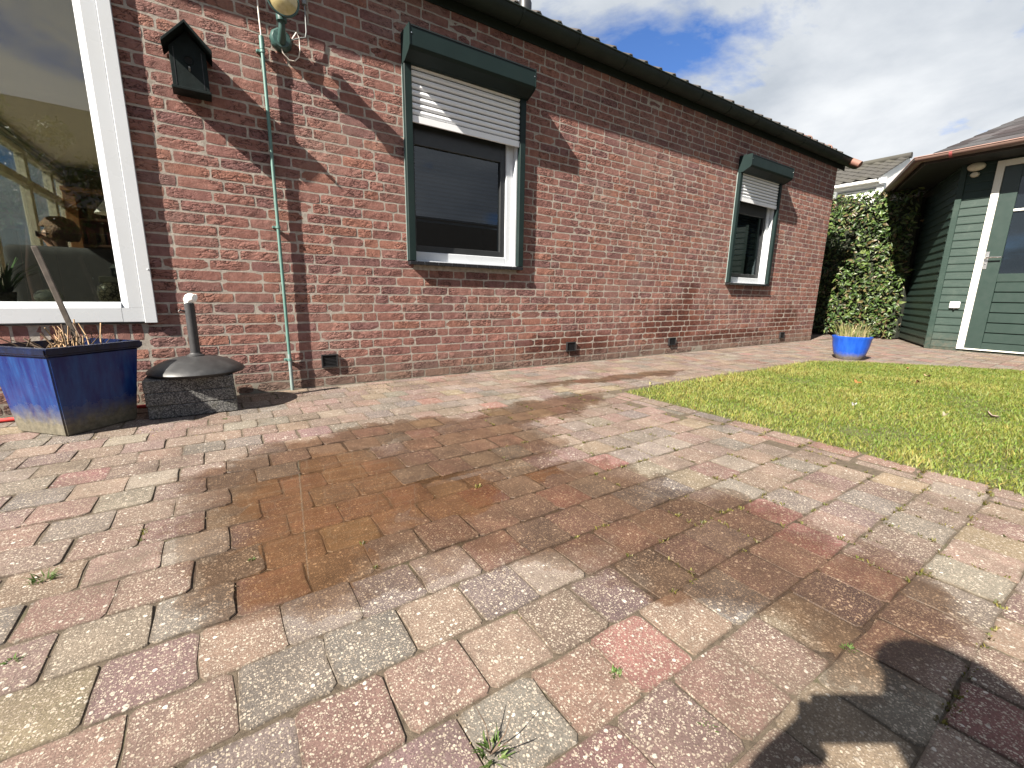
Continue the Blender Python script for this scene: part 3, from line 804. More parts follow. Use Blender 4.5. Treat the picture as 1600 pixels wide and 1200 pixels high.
# ---- shuttered windows
def shuttered_window(x0, x1, zs, zt, op, lab, drop, seed):
    """x0,x1 outer edges of guide rails; zs sill top; zt top of box; op: the opening in the brickwork; drop: z of shutter bottom"""
    w = link('window', None, house); w['label'] = lab
    ox0, ox1 = op[0], op[1]
    boxb = zt - 0.117; slb = zt - 0.172
    # side guides, box with sloping underside
    for (a, b) in ((x0, x0 + 0.052), (x1 - 0.052, x1)):
        MB().box(a, b, -0.040, -0.004, zs - 0.002, slb + 0.01, 0.003).build('guide_rail', M_DGREEN, w)
    sl = MB(); sl.box(x0 - 0.0040, x0 - 0.001, -0.008, 0.0, zs - 0.002, slb); sl.build('lit_edge_strip', M_PIPEGREY, w)  # pale added strip, paints the sunlit side edge of the rail
    prof = [(-0.003, zt), (-0.155, zt), (-0.155, boxb), (-0.140, boxb - 0.018), (-0.060, slb), (-0.003, slb)]
    bx = MB(); bx.prism(prof, x0 + 0.004, x1 - 0.004, 'x', 0.0015); bx.build('shutter_box', M_DGREEN, w)
    for a, b in ((x0 - 0.003, x0 + 0.0035), (x1 - 0.0035, x1 + 0.003)):
        MB().prism([(-0.002, zt + 0.004), (-0.158, zt + 0.004), (-0.1585, boxb - 0.001), (-0.141, boxb - 0.021), (-0.061, slb - 0.003), (-0.002, slb - 0.003)], a, b, 'x').build('end_cap', M_DGREEN, w)
    MB().box(x0 + 0.01, x1 - 0.01, -0.1585, -0.1545, zt - 0.010, zt - 0.006).build('cover_seam', M_BLACK, w)
    for sx_ in (x0 + 0.012, x1 - 0.012):
        MB().lathe([(0.0, 0.0035), (0.0035, 0.003), (0.004, 0.0)], 10, mat=Matrix.Translation((sx_, -0.155, zt - 0.05)) @ Matrix.Rotation(PI / 2, 4, 'X')).build('screw', M_STEEL, w)
    # roller slats, each a bowed profile
    sh = link('roller_shutter', None, w) if False else None
    nS = 8; top = slb + 0.02; ph = (top - drop - 0.045) / nS
    for k in range(nS):
        zz = drop + 0.045 + k * ph
        pr = [(-0.010, zz + 0.0052), (-0.0205, zz + 0.0085), (-0.0235, zz + ph * 0.5), (-0.0215, zz + ph - 0.006), (-0.014, zz + ph - 0.001), (-0.009, zz + ph - 0.001), (-0.009, zz + 0.0052)]
        MB().prism(pr, x0 + 0.046, x1 - 0.046, 'x').build('shutter_slat', M_WHITE_SHUT, w)
    MB().box(x0 + 0.048, x1 - 0.048, -0.0088, -0.006, drop + 0.04, top).build('gap_shade_sheet', M_RUBBER, w)  # added near-black sheet, paints the shade in the gaps between slats
    MB().prism([(-0.012, drop), (-0.026, drop), (-0.027, drop + 0.042), (-0.012, drop + 0.044)], x0 + 0.046, x1 - 0.046, 'x', 0.001).build('bottom_bar', M_WHITE_SHUT, w)
    # white outer frame set back in the opening
    fy0, fy1 = 0.035, 0.105
    f = 0.086; fl_ = 0.024
    fx0, fx1 = ox0 + 0.004, ox1 - 0.004
    ft = op[3] - 0.004
    MB().box(fx0, fx0 + fl_, fy0, fy1, zs + 0.004, ft, 0.003).build('frame', M_WHITE, w)
    MB().box(fx1 - f, fx1, fy0, fy1, zs + 0.004, ft, 0.003).build('frame', M_WHITE, w)
    MB().box(fx0 + fl_, fx1 - f, fy0, fy1, zs + 0.004, zs + 0.004 + 0.066, 0.003).build('frame', M_WHITE, w)
    MB().box(fx0 + fl_, fx1 - f, fy0, fy1, ft - 0.06, ft, 0.003).build('frame', M_WHITE, w)
    # slim white stop between rail and frame on the right
    MB().box(fx1 - 0.020, fx1 - 0.004, -0.003, fy0 - 0.002, zs + 0.004, ft, 0.002).build('stop_bead', M_WHITE, w)
    # white ledge under the frame
    MB().box(ox0 + 0.004, ox1 - 0.004, -0.010, fy0 + 0.02, zs - 0.004, zs + 0.0035, 0.001).build('ledge', M_WHITE, w)
    # dark inner sash
    a0, a1, c0, c1 = fx0 + fl_, fx1 - f, zs + 0.070, ft - 0.06
    s = 0.046; sl_ = 0.020; st_ = c1 - (drop - 0.115)
    for (p, q, u, v) in ((a0, a0 + sl_, c0, c1), (a1 - s, a1, c0, c1), (a0 + sl_, a1 - s, c0, c0 + s), (a0 + sl_, a1 - s, c1 - st_, c1)):
        MB().box(p, q, 0.050, 0.095, u, v, 0.002).build('sash', M_RUBBER, w)
    MB().box(a0 + sl_ - 0.005, a1 - s + 0.005, 0.070, 0.074, c0 + s - 0.005, c1 - st_ + 0.005).build('pane', M_GLASS, w)
    # grey blind inside
    kk = 0; zz = c0 + 0.24 if seed == 1 else c0 + 0.30
    while zz < c1 - 0.02:
        MB().prism([(0.150, zz - 0.008), (0.152, zz - 0.009), (0.168, zz + 0.010), (0.166, zz + 0.011)], a0 + 0.005, a1 - 0.005, 'x').build('blind_slat', M_BLINDS, w)
        zz += 0.030
    # sill tiles
    nT = 9; px = (x1 - x0 - 0.004) / nT
    for k in range(nT):
        MB().box(x0 + 0.002 + k * px + 0.0015, x0 + 0.002 + (k + 1) * px - 0.0015, -0.046, 0.03, zs - 0.030, zs - 0.005, 0.002).build('sill_tile', M_BLACKTILE, w)
    MB().box(x0 + 0.006, x1 - 0.006, -0.040, 0.025, zs - 0.028, zs - 0.0075).build('sill_grout', M_WHITE, w)
    return w
def link_empty(name, parent):
    o = bpy.data.objects.new(name, None); COL.objects.link(o); o.parent = parent; return o
_old_link = link
def link(name, me, parent=None):
    if me is None: return link_empty(name, parent)
    return _old_link(name, me, parent)
shuttered_window(1.161, 2.155, 0.872, 2.305, OPEN[0], 'nearer window with white roller shutter half down in a dark green box', 1.79, 1)
shuttered_window(5.245, 6.235, 0.835, 2.268, OPEN[1], 'farther window with white roller shutter half down near the house corner', 1.79, 2)

# ---- big picture window on the left
bw = link('window', None, house); bw['label'] = 'large white framed picture window at the left end'
FX1 = -0.360; PXR = -0.447; ZB = 0.463; ZP = 0.567; FT_ = 2.45
# bottom rail, right stile with glazing bead, trim board
MB().prism([(-0.020, ZB), (0.070, ZB), (0.070, ZP), (0.008, ZP), (-0.004, ZP - 0.012), (-0.020, ZP - 0.030)], HX0, PXR - 0.001, 'x', 0.001).build('frame', M_WHITE, bw)
MB().box(PXR, FX1, -0.020, 0.070, ZB, ZP - 0.0302, 0.0).build('frame', M_WHITE, bw)
t = MB(); t.prism([(PXR, 0.008), (PXR + 0.012, -0.004), (PXR + 0.030, -0.020), (FX1, -0.020), (FX1, 0.070), (PXR, 0.070)], ZP - 0.030, FT_, 'z', 0.001); t.build('frame', M_WHITE, bw)
MB().box(HX0, PXR - 0.001, -0.020, 0.07, FT_ - 0.1, FT_ - 0.001, 0.002).build('frame', M_WHITE, bw)
MB().box(HX0, HX0 + 0.09, -0.018, 0.068, ZP, FT_ - 0.101, 0.002).build('frame', M_WHITE, bw)
MB().box(FX1 + 0.002, -0.303, -0.0255, -0.002, 0.455, FT_, 0.0025).build('trim_board', M_WHITE, bw)
MB().box(HX0, PXR + 0.004, 0.030, 0.034, ZP - 0.006, FT_ - 0.09).build('pane', M_GLASSBIG, bw)
MB().lathe([(0.0, 0.004), (0.004, 0.003), (0.005, 0.0)], 10, mat=Matrix.Translation((-0.312, -0.0255, 0.742)) @ Matrix.Rotation(PI / 2, 4, 'X')).build('screw', M_WHITE, bw)
MB().box(HX0, FX1 + 0.02, -0.014, 0.06, ZB - 0.006, ZB - 0.001).build('drip_edge', M_CABLEGREY, bw)

# ---- interior of the house
RX0, RY1, RZ = -1.60, 5.5, 2.235
inn = link('interior', None, house)
MB().box(RX0 - 0.1, 1.00, 0.29, RY1, RZ, RZ + 0.1).build('ceiling', M_CEIL, inn)
MB().box(RX0 - 0.1, 7.5, 0.285, RY1 + 0.1, -0.25, 0.02).build('floor', M_FLOORIN, inn)
MB().box(RX0 - 0.1, 1.0, RY1, RY1 + 0.1, 0.02, RZ + 0.1).build('back_wall', M_WOODDK, inn)
MB().box(0.90, 1.0, 0.29, RY1, 0.02, RZ).build('partition', M_ROOMWALL, inn)
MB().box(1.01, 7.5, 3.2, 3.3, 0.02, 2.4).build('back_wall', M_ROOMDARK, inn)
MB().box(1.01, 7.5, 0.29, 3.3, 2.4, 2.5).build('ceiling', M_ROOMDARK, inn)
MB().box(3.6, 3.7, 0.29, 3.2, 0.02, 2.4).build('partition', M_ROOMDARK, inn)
# head of the wall inside and the left glazed side with its transom and door
MB().box(RX0, PXR + 0.06, 0.075, 0.29, 2.33, 2.44).build('lintel', M_CEIL, inn)
MB().box(RX0 - 0.1, -0.36, 0.072, 0.285, 0.40, 0.552).build('window_board', M_CREAM, inn)
gs = link('glazed_side', None, house)
gx0, gx1 = RX0 - 0.08, RX0 - 0.005
def gbar(y0, y1, z0, z1, nm='bar', mt=M_CREAM): MB().box(gx0, gx1, y0, y1, z0, z1, 0.004).build(nm, mt, gs)
gbar(0.30, 5.49, 2.02, 2.23, 'head_beam'); gbar(0.30, 5.49, 0.02, 0.14, 'bottom_rail')
MB().box(gx1 + 0.001, gx1 + 0.02, 0.30, 5.4, 2.07, 2.10).build('blind_rail', M_CABLEGREY, gs)
MB().box(gx1 + 0.001, gx1 + 0.02, 0.30, 5.4, 2.145, 2.175).build('blind_rail', M_CABLEGREY, gs)
for y in (0.30, 1.55, 2.75, 3.95, 4.85, 5.38): gbar(y, y + 0.10, 0.14, 2.02, 'post')
for (a, b) in ((0.40, 1.55), (1.65, 2.75), (2.85, 3.95), (4.05, 4.85), (4.95, 5.38)):
    gbar(a, b, 1.70, 1.78, 'transom')
    MB().box(gx0 + 0.03, gx0 + 0.034, a, b, 1.78, 2.02).build('pane', M_FROST, gs)
    MB().box(gx0 + 0.03, gx0 + 0.034, a, b, 0.14, 1.70).build('pane', M_GLASSCLR, gs)

# ---- roof, gutter
roof = link('roof', None, house)
M_TILE = simple('dark_roof_tile', (0.060, 0.050, 0.045), 0.75, 0.3, 7.0, bump=0.4, bscale=60, dirt=(0.11, 0.11, 0.08), dirt_amt=0.5)
M_TILERED = simple('red_verge_tile', (0.16, 0.070, 0.050), 0.75, 0.25, 9.0, bump=0.4, bscale=60, dirt=(0.12, 0.10, 0.08), dirt_amt=0.5)
pitch = math.radians(30)
MB().prism([(-0.02, 2.695), (4.6, 2.695 + 4.62 * math.tan(pitch)), (4.6, 2.64 + 4.62 * math.tan(pitch)), (-0.02, 2.64)], HX0 - 0.1, HX1 + 0.22, 'x').build('roof_deck', M_WOODDK, roof)
MB().box(HX0 - 0.1, HX1 + 0.22, -0.010, 0.0, 2.555, 2.69).build('fascia_board', M_GUTTER, roof)
def tile_mesh(w, L, th=0.014):
    """S-shaped pantile: x across, y up the slope"""
    V, F = [], []
    prof = [(-0.5, 0.006), (-0.40, 0.026), (-0.30, 0.044), (-0.20, 0.046), (-0.08, 0.028), (0.05, 0.008), (0.2, 0.0), (0.36, 0.002), (0.5, 0.012)]
    for yy, zz in ((0, 0.02), (L, 0.0)):
        for (a, b) in prof: V.append((a * w * 1.06, yy, b + zz))
        for (a, b) in prof: V.append((a * w * 1.06, yy, b + zz - th))
    k = len(prof)
    for i in range(k - 1):
        F += [(i, i + 1, 2 * k + i + 1), (i, 2 * k + i + 1, 2 * k + i)]
        F += [(i, k + i + 1, i + 1), (i, k + i, k + i + 1)]
        F += [(k + i, 3 * k + i + 1, k + i + 1), (k + i, 3 * k + i, 3 * k + i + 1)]
    return np.array(V), np.array(F)
TW, TL = 0.202, 0.34
tv, tf = tile_mesh(TW, TL + 0.05)
tme = raw_mesh('roof_tile', tv, tf, M_TILE, smooth=True)
Mr = np.array(Euler((pitch, 0, 0)).to_matrix())
FV, FF = [], []; base = 0
nx = int((HX1 + 0.05 - HX0) / TW)
for r_ in range(15):
    for c_ in range(nx):
        lx = HX0 + 0.02 + c_ * TW + TW / 2; s = r_ * TL
        ly, lz = -0.075 + s * math.cos(pitch), 2.672 + s * math.sin(pitch)
        if r_ == 0:
            o = link('roof_tile', tme, roof); o.location = (lx, ly, lz + random.uniform(-.004, .004)); o.rotation_euler = (pitch, 0, random.gauss(0, 0.012))
        else:
            FV.append(tv @ Mr.T + np.array((lx, ly, lz))); FF.append(tf + base); base += len(tv)
o = link('roof_tile', raw_mesh('roof_tile_field', np.vstack(FV), np.vstack(FF), M_TILE, smooth=True), roof); o['kind'] = 'stuff'
# red half-round verge tiles at the right end
for k in range(9):
    s = k * 0.36 + 0.13
    mt = Matrix.Translation((HX1 + 0.05, -0.03 + s * math.cos(pitch), 2.695 + s * math.sin(pitch))) @ Matrix.Rotation(pitch, 4, 'X') @ Matrix.Rotation(-PI / 2, 4, 'X')
    MB().lathe([(0.0, -0.40), (0.045, -0.40), (0.048, -0.03), (0.060, -0.02), (0.060, 0.02), (0.0, 0.02)], 16, mat=mt).build('verge_tile', M_TILERED, roof, 40)
for k in range(2):
    mt = Matrix.Translation((HX1 - 0.55 - 0.62 * k, -0.02, 2.735)) @ Matrix.Rotation(PI / 2, 4, 'Y')
    MB().lathe([(0.0, -0.10), (0.035, -0.10), (0.04, 0.08), (0.055, 0.085), (0.055, 0.115), (0.0, 0.115)], 14, mat=mt).build('verge_tile', M_TILERED, roof, 40)
# half-round gutter in lengths with joints
gut = link('gutter', None, house)
GC, GZ, GR = -0.090, 2.660, 0.076
def gut_prof(R_, th): 
    out = [(GC + R_ * math.cos(t), GZ + R_ * math.sin(t)) for t in np.linspace(PI, 2 * PI, 13)]
    inn_ = [(GC + (R_ - th) * math.cos(t), GZ + (R_ - th) * math.sin(t)) for t in np.linspace(2 * PI, PI, 13)]
    return out + inn_
gx = [HX0 - 0.15, -0.75, -0.2, 0.35, 0.92, 1.47, 2.03, 2.58, 3.12, 3.69, 4.22, 4.73, 5.29, 5.86, 6.42, 6.98, 7.55, HX1 + 0.36]
for a, b in zip(gx, gx[1:]):
    MB().prism(gut_prof(GR, 0.003), a + 0.0008, b - 0.0008, 'x').build('gutter_length', M_GUTTER, gut, 50)
for a in gx[1:-1]:
    MB().prism(gut_prof(GR + 0.0042, 0.004), a - 0.007, a + 0.007, 'x').build('gutter_joint', M_GUTTER, gut, 50)
for a in (gx[0], gx[-1]):
    MB().prism([(GC + GR * math.cos(t), GZ + GR * math.sin(t)) for t in np.linspace(PI, 2 * PI, 13)], a - 0.002, a + 0.002, 'x').build('gutter_end', M_GUTTER, gut)
MB().tube([(gx[0], GC - GR, GZ), (gx[-1], GC - GR, GZ)], 0.007, 8).build('gutter_bead', M_GUTTER, gut, 60)
# soil vent pipe standing on the roof
vp = MB(); vp.lathe([(0.0, 0.0), (0.055, 0.0), (0.055, 0.10), (0.048, 0.115), (0.048, 0.13), (0.055, 0.14), (0.055, 0.16), (0.047, 0.17), (0.047, 0.40), (0.06, 0.41), (0.06, 0.45), (0.0, 0.46)], 18, (2.34, 0.28, 2.90))
vpo = vp.build('vent_pipe', M_BLACK, roof, 40)

# ---- air bricks near the ground
for (cx, cz, w_, h_) in ((0.582, 0.177, 0.105, 0.088), (2.755, 0.162, 0.110, 0.088), (4.29, 0.142, 0.115, 0.088), (6.86, 0.120, 0.12, 0.088)):
    v_ = link('vent_grille', None, house)
    fr_ = 0.008
    MB().box(cx - w_ / 2, cx + w_ / 2, -0.006, 0.01, cz - h_ / 2, cz + h_ / 2).build('backplate', M_BLACK, v_)
    for (a, b, c, d) in ((cx - w_ / 2, cx - w_ / 2 + fr_, cz - h_ / 2, cz + h_ / 2), (cx + w_ / 2 - fr_, cx + w_ / 2, cz - h_ / 2, cz + h_ / 2), (cx - w_ / 2 + fr_, cx + w_ / 2 - fr_, cz - h_ / 2, cz - h_ / 2 + fr_), (cx - w_ / 2 + fr_, cx + w_ / 2 - fr_, cz + h_ / 2 - fr_, cz + h_ / 2)):
        MB().box(a, b, -0.018, -0.006, c, d, 0.001).build('rim', M_BLACK, v_)
    for k in range(7):
        zz = cz - h_ / 2 + fr_ + 0.005 + k * (h_ - 2 * fr_ - 0.01) / 6.5
        MB().prism([(-0.014, zz - 0.001), (-0.0065, zz + 0.005), (-0.0065, zz + 0.007), (-0.015, zz + 0.001)], cx - w_ / 2 + fr_, cx + w_ / 2 - fr_, 'x').build('louvre', M_BLACK, v_)

# ------------------------------------------------------------------ things on the wall
cp = thing('conduit_pipe', 'thin weathered green pipe running down the brick wall to the pavement', 'pipe')
MB().tube([(0.3365, -0.026, 2.00), (0.3365, -0.026, 0.20)], 0.0095, 12).build('pipe', M_PIPE, cp, 40)
MB().tube([(0.3365, -0.026, 0.24), (0.3365, -0.026, -0.012)], 0.0108, 12).build('lower_sleeve', M_PIPEGREY, cp, 40)
MB().tube([(0.3365, -0.026, 2.04), (0.3365, -0.026, 1.975)], 0.0128, 12).build('coupling', M_PIPE, cp, 40)
for zz in (1.965, 0.205, 1.02):
    b = MB(); b.tube([(0.3365, -0.026, zz - 0.007), (0.3365, -0.026, zz + 0.007)], 0.0138, 12); b.box(0.306, 0.330, -0.024, 0.002, zz - 0.006, zz + 0.006, 0.001)
    b.build('pipe_clip', M_PIPE, cp)
cable = [(0.337 - 0.004 * math.sin(k / 9 * PI), -0.026 + 0.004 * math.sin(k / 9 * PI), 2.03 + k * 0.05) for k in range(12)]
MB().tube(cable, 0.0042, 8).build('cable', M_CABLE, cp, 60)

# spotlight with its junction box
lp = thing('spotlight', 'old outdoor spotlight with yellowed round glass and dark green wall bracket', 'lamp')
wbx = MB(); wbx.lathe([(0.0, 0.0), (0.058, 0.0), (0.060, 0.012), (0.056, 0.034), (0.046, 0.046), (0.0, 0.050)], 10, mat=Matrix.Translation((0.437, 0.0, 2.052)) @ Matrix.Rotation(PI / 2, 4, 'X')); wbx.build('wall_box', M_LAMPGREEN, lp, 30)
nk = MB(); nk.tube([(0.437, -0.045, 2.035), (0.437, -0.075, 2.05), (0.437, -0.095, 2.09), (0.437, -0.105, 2.125)], [0.022, 0.021, 0.017, 0.016], 12); nk.build('knuckle', M_LAMPGREEN, lp, 60)
MB().lathe([(0.0, -0.02), (0.026, -0.02), (0.028, 0.0), (0.026, 0.02), (0.0, 0.02)], 14, mat=Matrix.Translation((0.437, -0.105, 2.128))).build('swivel_collar', M_LAMPGREEN, lp, 40)
hm = Matrix.Translation((0.440, -0.175, 2.183)) @ Matrix.Rotation(math.radians(98), 4, 'X') @ Matrix.Scale(1.0, 4)
# local +Z of the lathe points out of the glass
MB().lathe([(0.0, -0.105), (0.030, -0.10), (0.036, -0.06), (0.062, -0.02), (0.074, 0.004), (0.070, 0.008), (0.0, 0.008)], 28, mat=hm).build('reflector_cup', M_CABLEGREY, lp, 50)
rr = MB(); t_ = [(hm @ Vector((0.077 * math.cos(a), 0.077 * math.sin(a), 0.006))) for a in np.linspace(0, 2 * PI, 41)]; rr.tube(t_, 0.0055, 8, False); rr.build('retaining_ring', M_LAMPGREEN, lp, 60)
n = NT('yellowed_lens'); v = n.obj()
n.fin(n.ramp(n.noise(n.pos(), 30, 3, 0.5), [(0.3, (0.36, 0.29, 0.13)), (0.7, (0.52, 0.44, 0.24))]), 0.12, n.bump(n.noise(n.pos(), 60, 2, 0.5), 0.15, 0.004), spec=0.6); M_LENS = n.m
MB().lathe([(0.0, 0.026), (0.022, 0.025), (0.045, 0.020), (0.062, 0.012), (0.0715, 0.0085)], 28, mat=hm).build('lens', M_LENS, lp, 80)
MB().tube([(0.480, -0.035, 2.045), (0.520, -0.03, 2.11), (0.533, -0.03, 2.09), (0.534, -0.03, 2.03), (0.524, -0.03, 1.985), (0.500, -0.03, 1.958), (0.470, -0.03, 1.955), (0.440, -0.032, 1.985), (0.432, -0.035, 2.01)], 0.0036, 8).build('cable_loop', M_CABLE, lp, 60)
ss = MB(); ss.tube([(0.575, -0.03, 2.60), (0.575, -0.03, 2.285)], 0.0105, 10); ss.build('feed_pipe', M_CABLEGREY, lp, 40)
MB().tube([(0.575, -0.03, 2.29), (0.575, -0.03, 2.268)], 0.0135, 10).build('gland', M_CABLEGREY, lp, 40)
MB().tube([(0.575, -0.03, 2.27), (0.5755, -0.03, 2.20), (0.575, -0.028, 2.13), (0.568, -0.028, 2.10), (0.54, -0.028, 2.09), (0.49, -0.035, 2.06)], 0.0038, 8).build('cable', M_CABLEGREY, lp, 60)

# nest box
nb = thing('nest_box', 'black wooden bird nest box with pitched roof hanging on the brick wall', 'birdhouse')
bx0, bx1, bz0, bz1 = -0.094, 0.062, 1.665, 1.842
cxm = (bx0 + bx1) / 2; apex = 1.925
front = [(bx0, bz0), (bx1, bz0), (bx1, bz1), (cxm, apex), (bx0, bz1)]
MB().prism([(x, z) for x, z in front], -0.102, -0.090, 'y', 0.001).build('front_board', M_BIRD, nb)
MB().prism([(x, z) for x, z in front], -0.014, -0.002, 'y', 0.001).build('back_board', M_BIRD, nb)
MB().box(bx0 - 0.0005, bx0 + 0.012, -0.0895, -0.0145, bz0, bz1 - 0.004, 0.001).build('side_board', M_BIRD, nb)
MB().box(bx1 - 0.012, bx1 + 0.0005, -0.0895, -0.0145, bz0, bz1 - 0.004, 0.001).build('side_board', M_BIRD, nb)
MB().box(bx0 - 0.006, bx1 + 0.006, -0.112, -0.003, bz0 - 0.014, bz0 - 0.001, 0.0015).build('floor_board', M_BIRD, nb)
for s_, ex in ((-1, bx0 - 0.026), (1, bx1 + 0.026)):
    sl_ = (apex - bz1) / (cxm - bx0)
    ez = apex + 0.012 - abs(ex - cxm) * sl_
    MB().prism([(cxm, apex + 0.013), (cxm, apex + 0.027), (ex, ez + 0.015), (ex, ez + 0.001)], -0.168, -0.003, 'y', 0.001).build('roof_board', M_BIRD, nb)
MB().lathe([(0.0, 0.0), (0.016, 0.0)], 20, mat=Matrix.Translation((cxm, -0.1026, 1.795)) @ Matrix.Rotation(PI / 2, 4, 'X')).build('hole_shade_disc', simple('hole_dark', (0.002, 0.002, 0.002), 0.9), nb)  # flat black disc on the board, paints the shade inside the entrance
rg = MB(); rg.tube([(cxm + 0.0185 * math.cos(a), -0.1035, 1.795 + 0.0185 * math.sin(a)) for a in np.linspace(0, 2 * PI, 25)], 0.003, 6, False); rg.build('hole_rim', M_BIRD, nb, 60)
MB().tube([(cxm, -0.10, 1.748), (cxm, -0.140, 1.750)], 0.0042, 8).build('perch', M_CABLEGREY, nb, 50)
MB().box(bx0 + 0.016, bx0 + 0.019, -0.1032, -0.1018, bz0 + 0.004, bz1).build('door_groove', M_BLACK, nb)
MB().box(bx1 - 0.022, bx1 - 0.019, -0.1032, -0.1018, bz0 + 0.004, bz1).build('door_groove', M_BLACK, nb)

# ------------------------------------------------------------------ blue square planter
pc = Vector((-0.612, -0.358, 0.0))
def glaze(name, zlo, zhi, blue=(0.005, 0.012, 0.085), blue2=(0.010, 0.043, 0.150)):
    n = NT(name); v = n.obj(); z = n.node('ShaderNodeSeparateXYZ', {0: v}).outputs['Z']
    drip = n.noise(n.mapping(v, scale=(14, 14, 2.2)), 2.2, 5, 0.65)
    c = n.mix(n.ramp(drip, [(0.38, 0.0), (0.68, 1.0)]), blue, blue2)
    c = n.mix(n.ramp(n.noise(v, 60, 4, 0.7), [(0.62, 0.0), (0.76, 0.5)]), c, (0.05, 0.08, 0.20))
    k = n.math('ADD', n.math('DIVIDE', n.math('SUBTRACT', z, zlo), zhi - zlo), n.math('MULTIPLY', n.math('SUBTRACT', n.noise(v, 18, 6, 0.7), 0.5), 0.9))
    alg = n.ramp(k, [(0.30, 1.0), (0.85, 0.0)])
    c = n.mix(n.math('MULTIPLY', alg, 0.92), c, n.ramp(n.noise(v, 45, 5, 0.7), [(0.3, (0.07, 0.06, 0.034)), (0.7, (0.155, 0.135, 0.09))]))
    r = n.math('ADD', 0.24, n.math('MULTIPLY', alg, 0.6))
    return n.fin(c, r, n.bump(n.math('ADD', n.noise(v, 26, 3, 0.6), n.math('MULTIPLY', n.noise(v, 150, 4, 0.7), alg)), 0.22, 0.006), spec=0.3)
M_GLAZE = glaze('blue_glaze_planter', 0.0, 0.16)
M_GLAZERIM = glaze('blue_glaze_rim', -2.0, -1.0, (0.004, 0.006, 0.018), (0.006, 0.012, 0.045))
pl = thing('square_planter', 'large tapered square planter glazed dark blue with dry cut stems', 'planter')
pl.location = pc
rot = Matrix.Rotation(math.radians(45 - 1.5), 4, 'Z')
def frustum(h0, h1, z0, z1, wall_t=0.022, bev=0.006):
    t = bmesh.new()
    def ring(h, z): return [t.verts.new((sx * h, sy * h, z)) for sx, sy in ((1, 1), (-1, 1), (-1, -1), (1, -1))]
    a, b, c, d = ring(h0, z0), ring(h1, z1), ring(h1 - wall_t, z1), ring(h1 - wall_t - 0.02, z1 - 0.10)
    for u, w in ((a, b), (b, c), (c, d)):
        for i in range(4): t.faces.new((u[i], u[(i + 1) % 4], w[(i + 1) % 4], w[i]))
    t.faces.new(a[::-1])
    bmesh.ops.recalc_face_normals(t, faces=list(t.faces))
    bmesh.ops.bevel(t, geom=[e for e in t.edges if len(e.link_faces) == 2], offset=bev, segments=3, affect='EDGES')
    t.transform(rot); m_ = MB(); m_.add(t); return m_
SQ = math.sqrt(0.5)
frustum(0.207 * SQ, 0.252 * SQ, 0.0, 0.358).build('body', M_GLAZE, pl, 45)
t = bmesh.new()
def ringq(h, z): return [t.verts.new((sx * h, sy * h, z)) for sx, sy in ((1, 1), (-1, 1), (-1, -1), (1, -1))]
a, b, c, d = ringq(0.250 * SQ, 0.352), ringq(0.272 * SQ, 0.362), ringq(0.274 * SQ, 0.392), ringq(0.235 * SQ, 0.394)
e_ = ringq(0.230 * SQ, 0.33)
for u, w in ((a, b), (b, c), (c, d), (d, e_)):
    for i in range(4): t.faces.new((u[i], u[(i + 1) % 4], w[(i + 1) % 4], w[i]))
bmesh.ops.recalc_face_normals(t, faces=list(t.faces)); bmesh.ops.bevel(t, geom=[e for e in t.edges if len(e.link_faces) == 2], offset=0.005, segments=2, affect='EDGES'); t.transform(rot)
m_ = MB(); m_.add(t); m_.build('rim', M_GLAZERIM, pl, 45)
so = MB(); so.box(-0.232 * SQ, 0.232 * SQ, -0.232 * SQ, 0.232 * SQ, 0.26, 0.345, 0, rot); so.build('soil', M_EARTH, pl)
dp = thing('dry_shrub', 'dry cut back stems in the blue square planter', 'plant')
dp.location = pc
M_STEM = simple('dry_stem', (0.34, 0.22, 0.12), 0.8, 0.4, 40.0)
M_STEMDK = simple('dark_dry_stem', (0.09, 0.06, 0.04), 0.8, 0.4, 40.0)
for k in range(46):
    a = random.uniform(0, 2 * PI); r0 = random.uniform(0, 0.12); L = random.uniform(0.05, 0.16); lean = random.uniform(-0.9, 0.9); b_ = random.uniform(0, 2 * PI)
    p0 = Vector((r0 * math.cos(a), r0 * math.sin(a), 0.335))
    p1 = p0 + Vector((math.cos(b_) * lean, math.sin(b_) * lean, 1)).normalized() * L * 0.6
    p2 = p1 + Vector((math.cos(b_ + 0.7) * lean * 1.5, math.sin(b_ + 0.7) * lean * 1.5, 0.8)).normalized() * L * 0.5
    th = random.uniform(0.0016, 0.0042)
    MB().tube([p0, p1, p2], [th, th * 0.9, th * 0.7], 6).build('stem', M_STEM if random.random() < 0.65 else M_STEMDK, dp, 60)
for (x_, y_, dx_, dz_) in ((-0.09, -0.06, -0.10, 0.10), (0.07, -0.05, 0.06, 0.09), (-0.03, -0.02, -0.13, 0.08)):
    MB().tube([(x_, y_, 0.335), (x_ + dx_ * 0.5, y_, 0.335 + dz_ * 0.6), (x_ + dx_, y_ - 0.01, 0.335 + dz_)], [0.004, 0.003, 0.002], 6).build('stem', M_STEMDK, dp, 60)
st = MB(); st.prism([(-0.010, -0.006), (0.010, -0.006), (0.010, 0.006), (-0.010, 0.006)], 0.0, 0.47, 'z', 0.0015)
so_ = st.build('wooden_stake', simple('grey_weathered_stake', (0.085, 0.070, 0.058), 0.85, 0.3, 30.0, bump=0.5, bscale=60))
so_.location = (-0.566, -0.345, 0.352)
so_.rotation_euler = (0.02, math.radians(-10.5), 0)
tag(so_, 'grey weathered wooden stake leaning in the blue square planter', 'stake')

